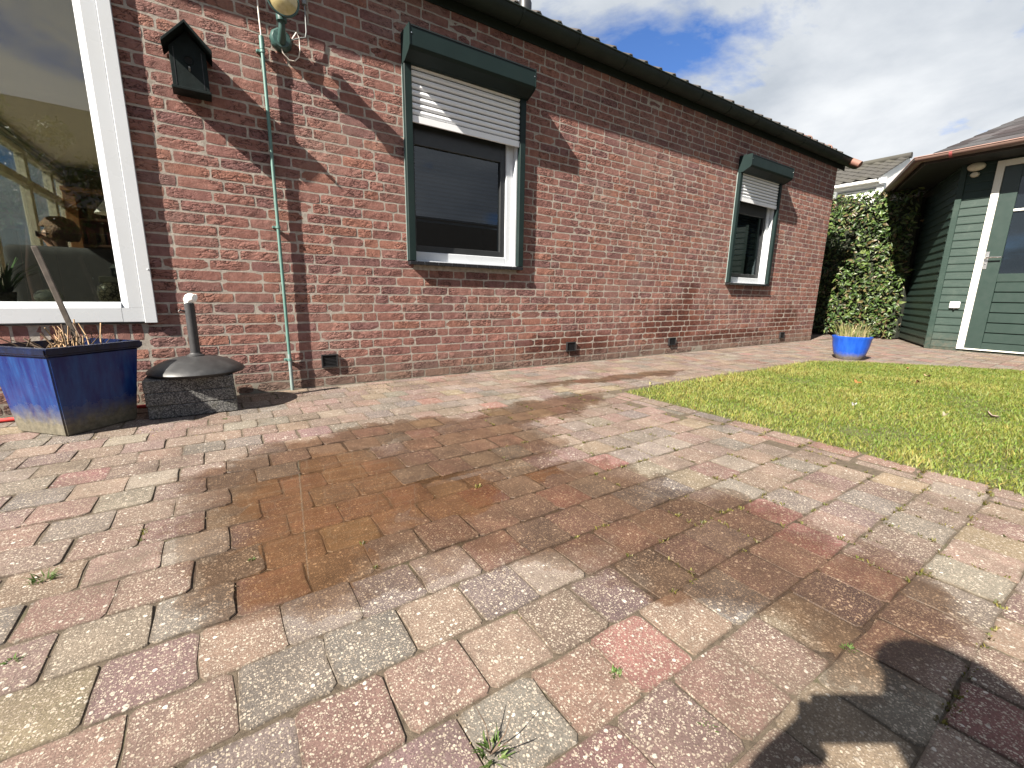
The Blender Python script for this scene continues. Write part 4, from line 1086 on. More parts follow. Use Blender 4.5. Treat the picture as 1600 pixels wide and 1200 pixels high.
# red hose on the ground behind the planter
hz = MB(); hz.tube([(-1.6, -0.16, 0.008), (-1.1, -0.14, 0.009), (-0.8, -0.12, 0.012), (-0.55, -0.12, 0.014), (-0.35, -0.13, 0.012), (-0.2, -0.15, 0.010), (-0.1, -0.12, 0.009), (0.0, -0.08, 0.008)], 0.0095, 10)
tag(hz.build('hose', M_HOSE, None, 60), 'thin red hose lying along the foot of the wall behind the planter', 'hose')

# ------------------------------------------------------------------ parasol base on three slabs
n = NT('grey_granite_slab'); v = n.pos()
c = n.ramp(n.voro(v, 210, 'Color'), [(0.2, (0.035, 0.035, 0.037)), (0.55, (0.095, 0.093, 0.09)), (0.85, (0.20, 0.195, 0.185))])
c = n.mix(n.ramp(n.noise(v, 9, 5, 0.65), [(0.5, 0.0), (0.75, 0.55)]), c, (0.13, 0.12, 0.075))
M_SLAB = n.fin(c, 0.88, n.bump(n.noise(v, 240, 4, 0.7), 0.6, 0.003), spec=0.25)
labs = ('lowest of three stacked speckled grey slabs under the parasol base', 'middle of three stacked speckled grey slabs under the parasol base', 'topmost of three stacked speckled grey slabs under the parasol base')
for k in range(3):
    z0 = 0.001 + k * 0.0665
    dx_ = (0.0, -0.004, -0.006)[k]
    s_ = MB(); s_.box(-0.354 + dx_, 0.022 + dx_, -0.425, -0.08, z0, z0 + 0.0652, 0.004)
    tag(s_.build('stone_slab', M_SLAB), labs[k], 'slab', 'slabs stacked under the parasol base')
pb = thing('parasol_base', 'charcoal domed parasol base with upright tube resting on stacked slabs', 'parasol base')
pb.location = (-0.140, -0.27, 0.2005)
MB().lathe([(0.0, 0.0), (0.195, 0.0), (0.214, 0.008), (0.218, 0.016), (0.212, 0.026), (0.190, 0.042), (0.150, 0.064), (0.100, 0.082), (0.055, 0.091), (0.0, 0.092)], 56).build('dome', M_DOME, pb, 50)
MB().lathe([(0.040, 0.088), (0.040, 0.096), (0.030, 0.100), (0.024, 0.108), (0.021, 0.108)], 28).build('collar', M_DOME, pb, 50)
MB().lathe([(0.0225, 0.09), (0.0225, 0.368), (0.0195, 0.368), (0.0195, 0.25)], 24).build('tube', M_TUBE, pb, 40)
kb = MB(); kb.tube([(-0.020, -0.006, 0.328), (-0.032, -0.008, 0.330), (-0.040, -0.009, 0.336), (-0.046, -0.009, 0.326)], [0.004, 0.004, 0.005, 0.005], 8); kb.build('clamp_screw', M_BLACK, pb, 60)
rag = MB(); t = bmesh.new(); bmesh.ops.create_icosphere(t, subdivisions=3, radius=1.0)
for v in t.verts:
    k = 1 + 0.35 * mnoise.noise(v.co * 1.7 + Vector((3, 1, 2))) + 0.15 * mnoise.noise(v.co * 5)
    v.co = Vector((v.co.x * 0.027 * k, v.co.y * 0.020 * k, v.co.z * 0.030 * k)); v.co.x += 0.25 * v.co.z
    v.co += Vector((-0.124 - 0.008, -0.27, 0.5925))
rag.add(t)
tag(rag.build('white_rag', M_RAG, None, 30), 'white crumpled rag stuffed into the top of the parasol tube', 'rag')

# ------------------------------------------------------------------ round blue pot
pp = Vector((5.80, -1.22, 0.0))
rp = thing('round_pot', 'round bright blue glazed pot at the far corner of the lawn', 'pot')
rp.location = pp
M_POT = glaze('bright_blue_glaze', 0.0, 0.10, (0.008, 0.05, 0.30), (0.014, 0.075, 0.40))
MB().lathe([(0.0, 0.0), (0.120, 0.0), (0.128, 0.01), (0.150, 0.07), (0.168, 0.15), (0.178, 0.225), (0.184, 0.238), (0.184, 0.252), (0.172, 0.255), (0.163, 0.245), (0.158, 0.20)], 40).build('body', M_POT, rp, 50)
MB().lathe([(0.0, 0.222), (0.160, 0.222)], 24).build('soil', M_EARTH, rp)
def blades(name, N, R_, hmin, hmax, cols, w_, mat, lean=0.5, z0=0.215, parent=None):
    V, F, T = [], [], []
    for k in range(N):
        a = random.uniform(0, 2 * PI); r0 = R_ * math.sqrt(random.random()); h = random.uniform(hmin, hmax)
        b_ = a + random.gauss(0, 0.8); l_ = random.uniform(0, lean) * h
        p = Vector((r0 * math.cos(a), r0 * math.sin(a), z0)); q = p + Vector((l_ * 0.4 * math.cos(b_), l_ * 0.4 * math.sin(b_), h * 0.6)); e2 = p + Vector((l_ * math.cos(b_), l_ * math.sin(b_), h))
        u = Vector((math.cos(b_ + 1.57 + random.gauss(0, .4)), math.sin(b_ + 1.57), 0)) * w_ * random.uniform(.6, 1.3)
        i = len(V); V += [p - u, p + u, q + u * .9, q - u * .9, e2 + u * .25, e2 - u * .25]
        F += [(i, i + 1, i + 2), (i, i + 2, i + 3), (i + 3, i + 2, i + 4), (i + 3, i + 4, i + 5)]
        c = np.array(random.choice(cols)) * random.uniform(.75, 1.25); T += [c] * 6
    return link(name, raw_mesh(name, np.array([tuple(v) for v in V]), np.array(F), mat, np.array(T)), parent)
cgp = thing('cut_grass_plant', 'cut back straw coloured grass stubble growing in the round blue pot', 'plant')
cgp.location = pp
blades('stubble', 260, 0.145, 0.06, 0.19, [(0.25, 0.21, 0.10), (0.30, 0.26, 0.14), (0.18, 0.18, 0.055), (0.10, 0.14, 0.04)], 0.0036, M_GRASS, 0.55, parent=cgp)

# ------------------------------------------------------------------ green shed
shed = thing('garden_shed', 'dark green weatherboarded garden shed with white door frame and shingled roof', 'shed')
n = NT('green_painted_board'); v = n.pos()
gr_ = n.noise(n.mapping(v, scale=(2.0, 2.0, 40.0)), 3.0, 6, 0.7)
c = n.ramp(gr_, [(0.3, (0.0105, 0.0225, 0.018)), (0.7, (0.0175, 0.036, 0.029))])
c = n.mix(n.ramp(n.noise(v, 7, 6, 0.7), [(0.5, 0.0), (0.75, 0.6)]), c, (0.036, 0.052, 0.043))
zz_ = n.node('ShaderNodeSeparateXYZ', {0: v}).outputs['Z']
spl = n.math('MULTIPLY', n.math('ADD', n.math('MULTIPLY', zz_, -4.0), 1.0, True), n.ramp(n.noise(v, 25, 6, 0.75), [(0.4, 0.1), (0.65, 1.0)]))
c = n.mix(n.math('MULTIPLY', spl, 0.7), c, (0.075, 0.062, 0.045))
M_BOARD = n.fin(c, 0.5, n.bump(gr_, 0.35, 0.003), spec=0.3)
M_DOOR = simple('green_painted_door', (0.0155, 0.029, 0.0245), 0.36, 0.06, 5.0, bump=0.08, bscale=60)
M_FRAMEW = simple('white_painted_frame', (0.66, 0.66, 0.60), 0.4, 0.04, 8.0, dirt=(0.5, 0.48, 0.38), dirt_amt=0.3)
M_BROWNG = simple('brown_pvc_gutter', (0.13, 0.082, 0.068), 0.38, 0.08, 4.0, dirt=(0.22, 0.16, 0.13), dirt_amt=0.3)
SX, SY = 8.20, -1.30
sdir = Vector((math.cos(math.radians(25)), math.sin(math.radians(25)), 0)); snor = Vector((-sdir.y, sdir.x, 0))
STOP = 2.46
# core
core = [(SX + 0.03, SY - 0.02), (SX + 0.03, -4.4), (11.6, -4.4), (11.6, SY + (11.6 - SX) * math.tan(math.radians(25)) - 0.05)]
MB().prism(core, 0.0, STOP, 'z').build('core', M_BOARD, shed)
DY0, DY1 = -1.61, -2.62            # outer edges of the door frame
bh = 0.1005
k = 0; z = 0.03
def wb_prof(z, h): return [(0.0, z), (-0.020, z + 0.002), (-0.021, z + 0.012), (-0.010, z + h + 0.004), (0.0, z + h + 0.004)]
while z < STOP:
    h = min(bh, STOP - z)
    # front boards left of door and right of door: profile in (x,z) extruded along y
    for (a, b) in ((SY - 0.045, DY0 + 0.002), (DY1 - 0.002, -4.35)):
        MB().prism([(SX + 0.028 + q, w_) for q, w_ in wb_prof(z, h)], b, a, 'y').build('board', M_BOARD, shed)
    # angled side boards
    t = MB(); t.prism([(q, w_) for q, w_ in wb_prof(z, h)], 0.045, 3.6, 'x')
    o = t.build('board', M_BOARD, shed)
    # local x along sdir, local y into the shed (-snor)
    Mx = Matrix.Identity(4)
    for i in range(3):
        Mx[i][0] = sdir[i]; Mx[i][1] = -snor[i]; Mx[i][2] = (0, 0, 1)[i]
    Mx[0][3], Mx[1][3] = SX + 0.028, SY
    o.matrix_local = Mx
    z += bh; k += 1
cpz = MB(); cpz.box(SX - 0.010, SX + 0.03, SY - 0.046, SY + 0.016, 0.0, STOP, 0.003); cpz.build('corner_post', M_BOARD, shed)
t = MB(); t.box(-0.010, 0.046, -0.0125, 0.02, 0.0, STOP, 0.003); o = t.build('corner_post', M_BOARD, shed); Mx2 = Mx.copy(); Mx2[2][3] = 0.0; o.matrix_local = Mx2
MB().box(SX - 0.004, SX + 0.03, DY1 - 1.0, SY - 0.046, 0.0, 0.0295, 0.002).build('base_board', M_BOARD, shed)
# above the door
MB().box(SX, SX + 0.03, DY1, DY0, 2.36, STOP).build('head_board', M_BOARD, shed)
# door frame and door
fw = 0.070
for (a, b) in ((DY0 - fw, DY0), (DY1, DY1 + fw)): MB().box(SX - 0.028, SX + 0.02, a, b, 0.03, 2.355, 0.003).build('door_frame', M_FRAMEW, shed)
MB().box(SX - 0.0275, SX + 0.02, DY1 + fw, DY0 - fw, 2.285, 2.3545, 0.003).build('door_frame', M_FRAMEW, shed)
MB().box(SX - 0.034, SX + 0.02, DY1 + fw, DY0 - fw, 0.031, 0.046, 0.002).build('threshold', M_FRAMEW, shed)
door = link('door', None, shed)
d0, d1 = DY1 + fw + 0.004, DY0 - fw - 0.004
gl0, gl1, gz0, gz1 = d0 + 0.14, d1 - 0.150, 1.00, 2.14
dx0, dx1 = SX - 0.014, SX + 0.026
for (a, b, c, d) in ((gl1, d1, 0.05, 2.28), (d0, gl0, 0.05, 2.28), (gl0, gl1, 2.14, 2.28), (gl0, gl1, 0.90, 1.00), (gl0, gl1, 0.05, 0.13)):
    MB().box(dx0, dx1, a, b, c, d, 0.002).build('door_rail', M_DOOR, door)
zz = 0.13
ph = (0.90 - 0.13) / 6
for k in range(6):
    MB().box(dx0 + 0.007, dx1, gl0 + 0.001, gl1 - 0.001, zz + 0.005, zz + ph - 0.005, 0.005).build('door_panel', M_DOOR, door); zz += ph
MB().box(dx0 + 0.018, dx0 + 0.022, gl0, gl1, gz0, gz1).build('pane', M_GLASS, door)
MB().box(dx0 + 0.03, dx1 + 0.001, gl0, gl1, gz0, gz1).build('net_curtain', simple('dark_net', (0.03, 0.03, 0.032), 0.9, 0.3, 60), door)
MB().box(dx0 + 0.002, dx0 + 0.022, gl0 - 0.0005, gl1 + 0.0005, 1.742, 1.768, 0.002).build('glazing_bar', M_FRAMEW, door)
# handle
MB().box(dx0 - 0.008, dx0 - 0.0005, -1.7205, -1.682, 1.06, 1.275, 0.002).build('handle_plate', M_STEEL, door)
hd = MB(); hd.tube([(dx0 - 0.006, -1.700, 1.200), (dx0 - 0.045, -1.700, 1.200), (dx0 - 0.056, -1.712, 1.200), (dx0 - 0.056, -1.83, 1.200), (dx0 - 0.056, -1.838, 1.200)], [0.010, 0.010, 0.010, 0.009, 0.012], 10); hd.build('handle', M_STEEL, door, 50)
MB().lathe([(0.0, 0.004), (0.006, 0.004), (0.007, 0.0)], 10, mat=Matrix.Translation((dx0 - 0.008, -1.701, 1.12)) @ Matrix.Rotation(-PI / 2, 4, 'Y')).build('keyhole', M_BLACK, door)
# eaves: soffit, fascia, gutter and roof
OV = 0.47
EZ = 2.42
def eave_pt(off, t):   # t<0: along the front going -y; t>0: along the angled side
    # corner of both offset lines
    fx = SX - off
    base_ = Vector((SX, SY, 0)) + snor * off
    tt = (fx - base_.x) / sdir.x
    cor = Vector((fx, base_.y + sdir.y * tt, 0))
    return cor + (sdir * t if t > 0 else Vector((0, t, 0)))
apexs = Vector((10.6, -3.2, 0))
RP = math.radians(27)
def roof_z(off): return EZ + 0.03 + (OV - off) * math.tan(RP)
# soffit under the overhang
def slab(pts, z0, z1):
    return MB().prism([(p.x, p.y) for p in pts], z0, z1, 'z')
slab([eave_pt(OV - 0.03, -3.4), eave_pt(OV - 0.03, 0), eave_pt(OV - 0.03, 3.2), eave_pt(0, 3.2), eave_pt(0, 0), eave_pt(0, -3.4)], EZ - 0.045, EZ - 0.030).build('soffit', simple('black_green_soffit', (0.005, 0.007, 0.006), 0.6, 0.15, 8), shed)
for (ta, tb) in ((-3.4, 0), (0, 3.2)):
    p, q = eave_pt(OV - 0.028, ta), eave_pt(OV - 0.028, tb); p2, q2 = eave_pt(OV - 0.05, ta), eave_pt(OV - 0.05, tb)
    MB().hexa([(p.x, p.y, EZ - 0.047), (q.x, q.y, EZ - 0.047), (q2.x, q2.y, EZ - 0.047), (p2.x, p2.y, EZ - 0.047), (p.x, p.y, EZ + 0.04), (q.x, q.y, EZ + 0.04), (q2.x, q2.y, EZ + 0.04), (p2.x, p2.y, EZ + 0.04)]).build('fascia', simple('brown_black_fascia', (0.03, 0.022, 0.018), 0.6), shed)
sg = link('gutter', None, shed)
def swept_gutter(pts, R_, zc):
    t = bmesh.new(); prof = [(R_ * math.cos(a), R_ * math.sin(a)) for a in np.linspace(PI, 2 * PI, 11)]
    prof += [((R_ - 0.004) * math.cos(a), (R_ - 0.004) * math.sin(a)) for a in np.linspace(2 * PI, PI, 11)]
    rings = []
    for i, p in enumerate(pts):
        d0_ = (pts[i] - pts[i - 1]).normalized() if i > 0 else (pts[1] - pts[0]).normalized()
        d1_ = (pts[i + 1] - pts[i]).normalized() if i < len(pts) - 1 else d0_
        n0 = Vector((d0_.y, -d0_.x, 0)); n1 = Vector((d1_.y, -d1_.x, 0)); nn = (n0 + n1); nn = nn / nn.dot(n0)
        rings.append([t.verts.new((p.x + nn.x * q[0], p.y + nn.y * q[0], zc + q[1])) for q in prof])
    for a_, b_ in zip(rings, rings[1:]):
        for i in range(len(prof)): t.faces.new((a_[i], a_[(i + 1) % len(prof)], b_[(i + 1) % len(prof)], b_[i]))
    bmesh.ops.recalc_face_normals(t, faces=list(t.faces)); mm = MB(); mm.add(t); return mm
gp = [eave_pt(OV + 0.035, -3.4), eave_pt(OV + 0.035, 0), eave_pt(OV + 0.035, 3.2)]
swept_gutter(gp, 0.058, EZ + 0.03).build('gutter_channel', M_BROWNG, sg, 50)
gl_ = [eave_pt(OV + 0.035 + 0.060, -3.4), eave_pt(OV + 0.095, 0), eave_pt(OV + 0.095, 3.2)]
MB().tube([Vector((p.x, p.y, EZ + 0.032)) for p in gl_], 0.006, 8).build('gutter_bead', simple('pink_brown_edge', (0.30, 0.19, 0.16), 0.4), sg, 60)
jr = eave_pt(OV + 0.035, -0.30)
t = bmesh.new()
jm = MB(); jm.prism([(jr.x + 0.062 * math.cos(a), EZ + 0.03 + 0.062 * math.sin(a)) for a in np.linspace(PI, 2 * PI, 11)] , jr.y - 0.015, jr.y + 0.015, 'y'); jm.build('gutter_joint', simple('red_joint', (0.22, 0.05, 0.05), 0.5), sg)
# shingle roof: courses of single shingles on the two visible slopes
M_SHING = tinted('roof_shingle', 0.9, 'attr', 0.2, bump=0.5); M_SHINGO = tinted('roof_shingle_piece', 0.9, 'object', 0.2, bump=0.5)
sr = link('roof', None, shed)
RUN = 2.6
def up(off, t):
    p = eave_pt(off, t); return Vector((p.x, p.y, roof_z(off)))
V, F = [], []
inset = 0.02
def plane_quad(t0, t1):
    a, b, c, d = up(OV + 0.02, t0), up(OV + 0.02, t1), up(OV - RUN, t1), up(OV - RUN, t0); return a, b, c, d
dk = []
a, b = up(OV, -3.4), up(OV, 0); c, d = up(OV - RUN, 0), up(OV - RUN, -3.4 )
b2 = up(OV, 3.2); c2 = up(OV - RUN, 3.2)
dv = [tuple(x - Vector((0, 0, 0.012))) for x in (a, b, c, d, b2, c2)]
link('roof_deck', raw_mesh('roof_deck', np.array(dv), np.array([(0, 1, 2, 3), (1, 4, 5, 2)]), simple('deck', (0.05, 0.045, 0.04), 0.9)), sr)
cnt = 0; FV, FF, FT = [], [], []; base = 0
for side in (0, 1):
    for r_ in range(18):
        o0 = OV + 0.025 - r_ * 0.135; o1 = o0 - 0.165
        t = -3.3 if side == 0 else 0.0
        lim0 = 0.0
        t += random.uniform(-0.1, 0)
        while t < (0.0 if side == 0 else 3.1):
            w_ = random.uniform(0.14, 0.24)
            ta, tb = t, t + w_ - 0.006
            if side == 0: tb = min(tb, -0.0005)
            else: ta = max(ta, 0.0005)
            t += w_
            if tb - ta < 0.03: continue
            lift = 0.010 + random.uniform(0, 0.004)
            p = [up(o0, ta), up(o0, tb), up(o1, tb), up(o1, ta)]
            top = [p[0] + Vector((0, 0, lift)), p[1] + Vector((0, 0, lift)), p[2] + Vector((0, 0, 0.003)), p[3] + Vector((0, 0, 0.003))]
            bot = [q - Vector((0, 0, 0.007)) for q in top]
            vv = np.array([tuple(q) for q in bot + top]); ff = np.array([(0, 3, 2, 1), (4, 5, 6, 7), (0, 1, 5, 4), (1, 2, 6, 5), (2, 3, 7, 6), (3, 0, 4, 7)])
            col = np.array((0.036, 0.036, 0.038)) * random.uniform(0.55, 1.4) + np.array((random.uniform(0, .006), 0, 0))
            if side == 0 and r_ < 6 and t > -1.6:
                o = link('shingle', raw_mesh('shingle', vv, ff, M_SHINGO), sr); o.color = (*[float(x) for x in col], 1)
            else:
                FV.append(vv); FF.append(ff + base); FT.append(np.repeat(col[None], 8, 0)); base += 8
o = link('shingle', raw_mesh('shingle_field', np.vstack(FV), np.vstack(FF), M_SHING, np.vstack(FT)), sr); o['kind'] = 'stuff'
# outdoor lamp under the eave with sensor
wl_ = thing('wall_light', 'round white outdoor lamp with small sensor under the shed eave', 'lamp')
wl_.location = (SX, -1.425, 2.33)
n = simple('aged_white_plastic', (0.50, 0.48, 0.38), 0.45, 0.1, 30)
MB().lathe([(0.0, 0.0), (0.080, 0.0), (0.086, 0.015), (0.080, 0.045), (0.055, 0.066), (0.0, 0.075)], 28, mat=Matrix.Rotation(-PI / 2, 4, 'Y') @ Matrix.Scale(0.62, 4, (1, 0, 0))).build('lamp_glass', n, wl_, 50)
MB().lathe([(0.0, 0.0), (0.042, 0.0), (0.045, 0.012), (0.036, 0.040), (0.0, 0.052)], 20, mat=Matrix.Translation((0, 0.0, -0.092)) @ Matrix.Rotation(-PI / 2, 4, 'Y') @ Matrix.Scale(0.75, 4, (1, 0, 0))).build('sensor', n, wl_, 50)
# little socket
sk = thing('outdoor_socket', 'small white outdoor socket beside the shed door', 'socket')
sk.location = (SX, -1.505, 0.605)
MB().box(-0.028, 0.012, -0.050, 0.050, -0.042, 0.042, 0.010, seg=2).build('case', simple('white_plastic', (0.72, 0.72, 0.68), 0.4), sk)
MB().box(-0.034, -0.0275, -0.034, 0.034, -0.028, 0.028, 0.003).build('flap', simple('grey_plastic', (0.36, 0.37, 0.36), 0.45), sk)
MB().tube([(-0.014, 0, -0.04), (-0.014, 0, -0.062)], 0.010, 10).build('gland', M_BLACK, sk, 50)

# ------------------------------------------------------------------ hedge
hedge = thing('laurel_hedge', 'tall clipped glossy green hedge between the house corner and the shed', 'hedge')
HXF = 9.25
def leaves(name, N, sampler, size, cols, mat, parent):
    V, F, T = [], [], []
    for k in range(N):
        p, nrm = sampler()
        nrm = (nrm + Vector((random.gauss(0, .55), random.gauss(0, .55), random.gauss(0.25, .5)))).normalized()
        u = nrm.orthogonal().normalized(); u = (Matrix.Rotation(random.uniform(0, 2 * PI), 3, nrm) @ u); w_ = nrm.cross(u)
        L = size * random.uniform(0.45, 1.4); Wd = L * random.uniform(0.36, 0.5)
        i = len(V); f_ = nrm * (0.18 * Wd)
        V += [p, p + u * L * 0.45 + w_ * Wd * 0.5 + f_, p + u * L - nrm * L * 0.12, p + u * L * 0.45 - w_ * Wd * 0.5 + f_, p + u * L * 0.5]
        F += [(i, i + 1, i + 4), (i + 1, i + 2, i + 4), (i + 2, i + 3, i + 4), (i + 3, i, i + 4)]
        c = np.array(random.choice(cols)) * random.uniform(.7, 1.3); T += [c] * 5
    return link(name, raw_mesh(name, np.array([tuple(v) for v in V]), np.array(F), mat, np.array(T)), parent)
HEDGE_TOP = 2.40
def hs():
    face = random.random()
    y = random.uniform(-0.62, 2.2); z = random.uniform(0.04, HEDGE_TOP)
    lump = 0.10 * mnoise.noise(Vector((y * 2.3, z * 2.3, 1.0))) + 0.06 * mnoise.noise(Vector((y * 6, z * 6, 4.0)))
    if face < 0.74: return Vector((HXF + lump + abs(random.gauss(0, 0.10)) - 0.02, y, z)), Vector((-1, -0.1, 0.35))
    if face < 0.86: return Vector((HXF + random.uniform(0, 0.7), y, HEDGE_TOP + lump * 0.8 + random.gauss(0, 0.02))), Vector((-0.3, 0, 1))
    return Vector((HXF + random.uniform(0, 0.6), y, z)), Vector((-1, 0, 0.3))
fo = leaves('foliage', 8600, hs, 0.082, [(0.024, 0.048, 0.010), (0.038, 0.070, 0.014), (0.065, 0.10, 0.022), (0.020, 0.040, 0.010), (0.09, 0.115, 0.035), (0.085, 0.065, 0.028)], M_LEAF, hedge); fo['kind'] = 'stuff'
MB().box(HXF + 0.26, HXF + 0.70, -0.60, 2.2, 0.02, HEDGE_TOP - 0.12).build('hedge_shade_core', simple('hedge_inside', (0.012, 0.016, 0.007), 0.95, 0.4, 20), hedge)  # solid near-black box, painted shade seen through the leaf gaps
for k in range(7):
    y = -0.5 + k * 0.4
    MB().tube([(HXF + 0.3, y, -0.02), (HXF + 0.12, y + 0.05, 0.15), (HXF + 0.1, y - 0.03, 0.5)], [0.02, 0.015, 0.008], 7).build('stem', M_WOODDK, hedge, 60)

# ------------------------------------------------------------------ neighbour's house behind the hedge
nh = thing('neighbour_house', 'white boarded house with grey tiled roof beyond the hedge', 'house')
M_NWHITE = simple('white_boarding', (0.76, 0.76, 0.74), 0.5, 0.03, 3.0)
nw = MB(); nw.prism([(2.05, 0.0), (8.5, 0.0), (8.5, 4.02), (2.05, 4.02)], 16.05, 22.0, 'x'); nw.build('wall', M_NWHITE, nh)
MB().box(16.03, 16.055, 2.06, 8.5, 3.80, 3.83).build('board_joint', M_CABLEGREY, nh)
MB().box(16.02, 16.05, 2.0, 3.35, 3.86, 4.06, 0.003).build('fascia', M_NWHITE, nh)
MB().prism([(1.96, 4.02), (3.42, 4.06), (3.42, 4.00), (1.96, 3.96)], 15.86, 15.90, 'x').build('barge', M_NWHITE, nh)
# roof slope facing the garden
ntv, ntf = tile_mesh(0.30, 0.42)
npitch = math.radians(23); Mr2 = np.array((Matrix.Rotation(-PI / 2, 3, 'Z') @ Matrix.Rotation(npitch, 3, 'X')))
FV, FF = [], []; base = 0; M_NTILE = simple('grey_concrete_tile', (0.034, 0.032, 0.029), 0.9, 0.3, 2.0, bump=0.4, bscale=20, dirt=(0.055, 0.052, 0.034), dirt_amt=0.6)
for r_ in range(7):
    for c_ in range(21):
        s = r_ * 0.34
        q = (15.80 + s * math.cos(npitch), 2.12 + 0.15 + c_ * 0.30, 4.02 + s * math.sin(npitch))
        if r_ < 3 and c_ < 7:
            o = link('roof_tile', bpy.data.meshes.get('neighbour_tile') or raw_mesh('neighbour_tile', ntv, ntf, M_NTILE, smooth=True), nh); o.location = q; o.rotation_euler = (Matrix.Rotation(-PI / 2, 3, 'Z') @ Matrix.Rotation(npitch, 3, 'X')).to_euler()
        else:
            FV.append(ntv @ Mr2.T + np.array(q)); FF.append(ntf + base); base += len(ntv)
o = link('roof_tile', raw_mesh('neighbour_tile_field', np.vstack(FV), np.vstack(FF), M_NTILE, smooth=True), nh); o['kind'] = 'stuff'
MB().prism([(15.78, 4.0), (18.0, 4.0 + 2.22 * math.tan(npitch)), (20.2, 4.0), (15.78, 3.95)], 2.16, 8.4, 'y').build('roof_body', M_NWHITE, nh)
rl = MB(); rl.tube([(18.0, 2.11, 5.0), (18.0, 8.4, 5.0)], 0.09, 10); rl.build('ridge', M_NTILE, nh, 50)
# low outbuilding roof with open gutter in front of it
ob = thing('lean_to_roof', 'low flat lean-to roof edge with grey gutter just behind the hedge', 'roof')
MB().box(10.8, 13.0, 1.1, 3.4, 2.70, 2.78, 0.005).build('roof_sheet', M_TILE, ob)
MB().box(10.72, 10.795, 1.1, 3.4, 2.66, 2.80, 0.01).build('gutter', M_CABLEGREY, ob)
MB().box(10.82, 12.95, 1.12, 3.38, 0.0, 2.695).build('wall', M_WOODDK, ob)

# ------------------------------------------------------------------ garden behind the camera, seen mirrored in the panes
fence = thing('garden_fence', 'tall dark board fence behind the photographer', 'fence')
M_TILEDK = simple('black_brown_tile', (0.014, 0.013, 0.012), 0.9, 0.3, 5.0)
M_FENCE = simple('fence_wood', (0.03, 0.024, 0.02), 0.8, 0.3, 8)
for k in range(60):
    x = -14 + k * 0.55
    MB().box(x, x + 0.53, -11.02, -10.98, -0.07, 1.85 + random.uniform(-.01, .01), 0.003).build('board', M_FENCE, fence)
bh_ = thing('house_behind', 'brick house with dark gabled roof across the garden behind the camera', 'house')
M_BB = simple('plain_brickwork', (0.16, 0.075, 0.055), 0.9, 0.25, 12)
MB().box(-8.6, -0.8, -20.0, -14.0, -0.07, 2.8).build('wall', M_BB, bh_)
MB().prism([(-13.5, 2.7), (-20.5, 2.7), (-17.0, 6.2)], -9.1, -0.3, 'x').build('roof', M_TILEDK, bh_)
for x in (-7.0, -3.6):
    MB().box(x, x + 1.4, -13.99, -13.95, 0.8, 2.1).build('window', M_WHITE, bh_)
    MB().box(x + 0.08, x + 1.32, -13.945, -13.935, 0.88, 2.02).build('pane', M_BLACKTILE, bh_)
b2 = thing('bungalow_behind', 'low bungalow with broad dark roof beyond the fence behind the camera', 'house')
MB().box(5.0, 15.0, -22.0, -16.0, -0.07, 2.4).build('wall', M_BB, b2)
MB().prism([(-15.6, 2.3), (-22.4, 2.3), (-19.0, 4.5)], 4.6, 15.4, 'x').build('roof', M_TILEDK, b2)
tree = thing('garden_tree', 'small leafy tree standing behind the photographer', 'tree')
tr = MB(); tr.tube([(-3.0, -9.4, -0.07), (-3.05, -9.4, 0.9), (-2.95, -9.35, 1.9), (-3.0, -9.4, 3.0)], [0.11, 0.09, 0.07, 0.04], 10); tr.build('trunk', M_WOODDK, tree, 60)
for k in range(6):
    a = k * 1.05; MB().tube([(-2.97, -9.37, 1.5 + 0.15 * k), (-2.97 + 0.5 * math.cos(a), -9.37 + 0.5 * math.sin(a), 2.1 + 0.18 * k), (-2.97 + 1.0 * math.cos(a), -9.37 + 1.0 * math.sin(a), 2.5 + 0.18 * k)], [0.045, 0.03, 0.012], 7).build('limb', M_WOODDK, tree, 60)
clumps = [(Vector((-2.97 + random.gauss(0, 0.75), -9.37 + random.gauss(0, 0.75), 3.0 + random.gauss(0, 0.55))), random.uniform(0.3, 0.6)) for _ in range(16)]
def ts():
    c, r = random.choice(clumps); d = Vector((random.gauss(0, 1), random.gauss(0, 1), random.gauss(0, 1))).normalized(); return c + d * r * random.random() ** 0.4, d
cr_ = leaves('crown', 5000, ts, 0.10, [(0.05, 0.085, 0.02), (0.08, 0.12, 0.03), (0.11, 0.13, 0.04)], M_LEAF, tree); cr_['kind'] = 'stuff'

# ------------------------------------------------------------------ inside the living room
# sofa seen from behind
sofa = thing('sofa', 'dark grey sofa with its back to the picture window', 'sofa')
def rounded(name, x0, x1, y0, y1, z0, z1, bev, parent, mat=M_SOFA):
    return MB().box(x0, x1, y0, y1, z0, z1, bev, seg=4).build(name, mat, parent, 40)
rounded('backrest', -1.13, 0.45, 1.02, 1.26, 0.10, 0.905, 0.06, sofa)
rounded('seat', -1.0, 0.35, 1.265, 1.95, 0.12, 0.46, 0.05, sofa)
rounded('armrest', -1.20, -1.01, 1.27, 1.95, 0.12, 0.64, 0.05, sofa)
rounded('armrest', 0.36, 0.52, 1.27, 1.95, 0.12, 0.64, 0.05, sofa)
for (x, y) in ((-1.05, 1.1), (0.4, 1.1), (-1.05, 1.85), (0.4, 1.85)): MB().lathe([(0.0, 0.02), (0.025, 0.02), (0.03, 0.14), (0.0, 0.14)], 10, (x, y, 0)).build('leg', M_WOODDK, sofa)

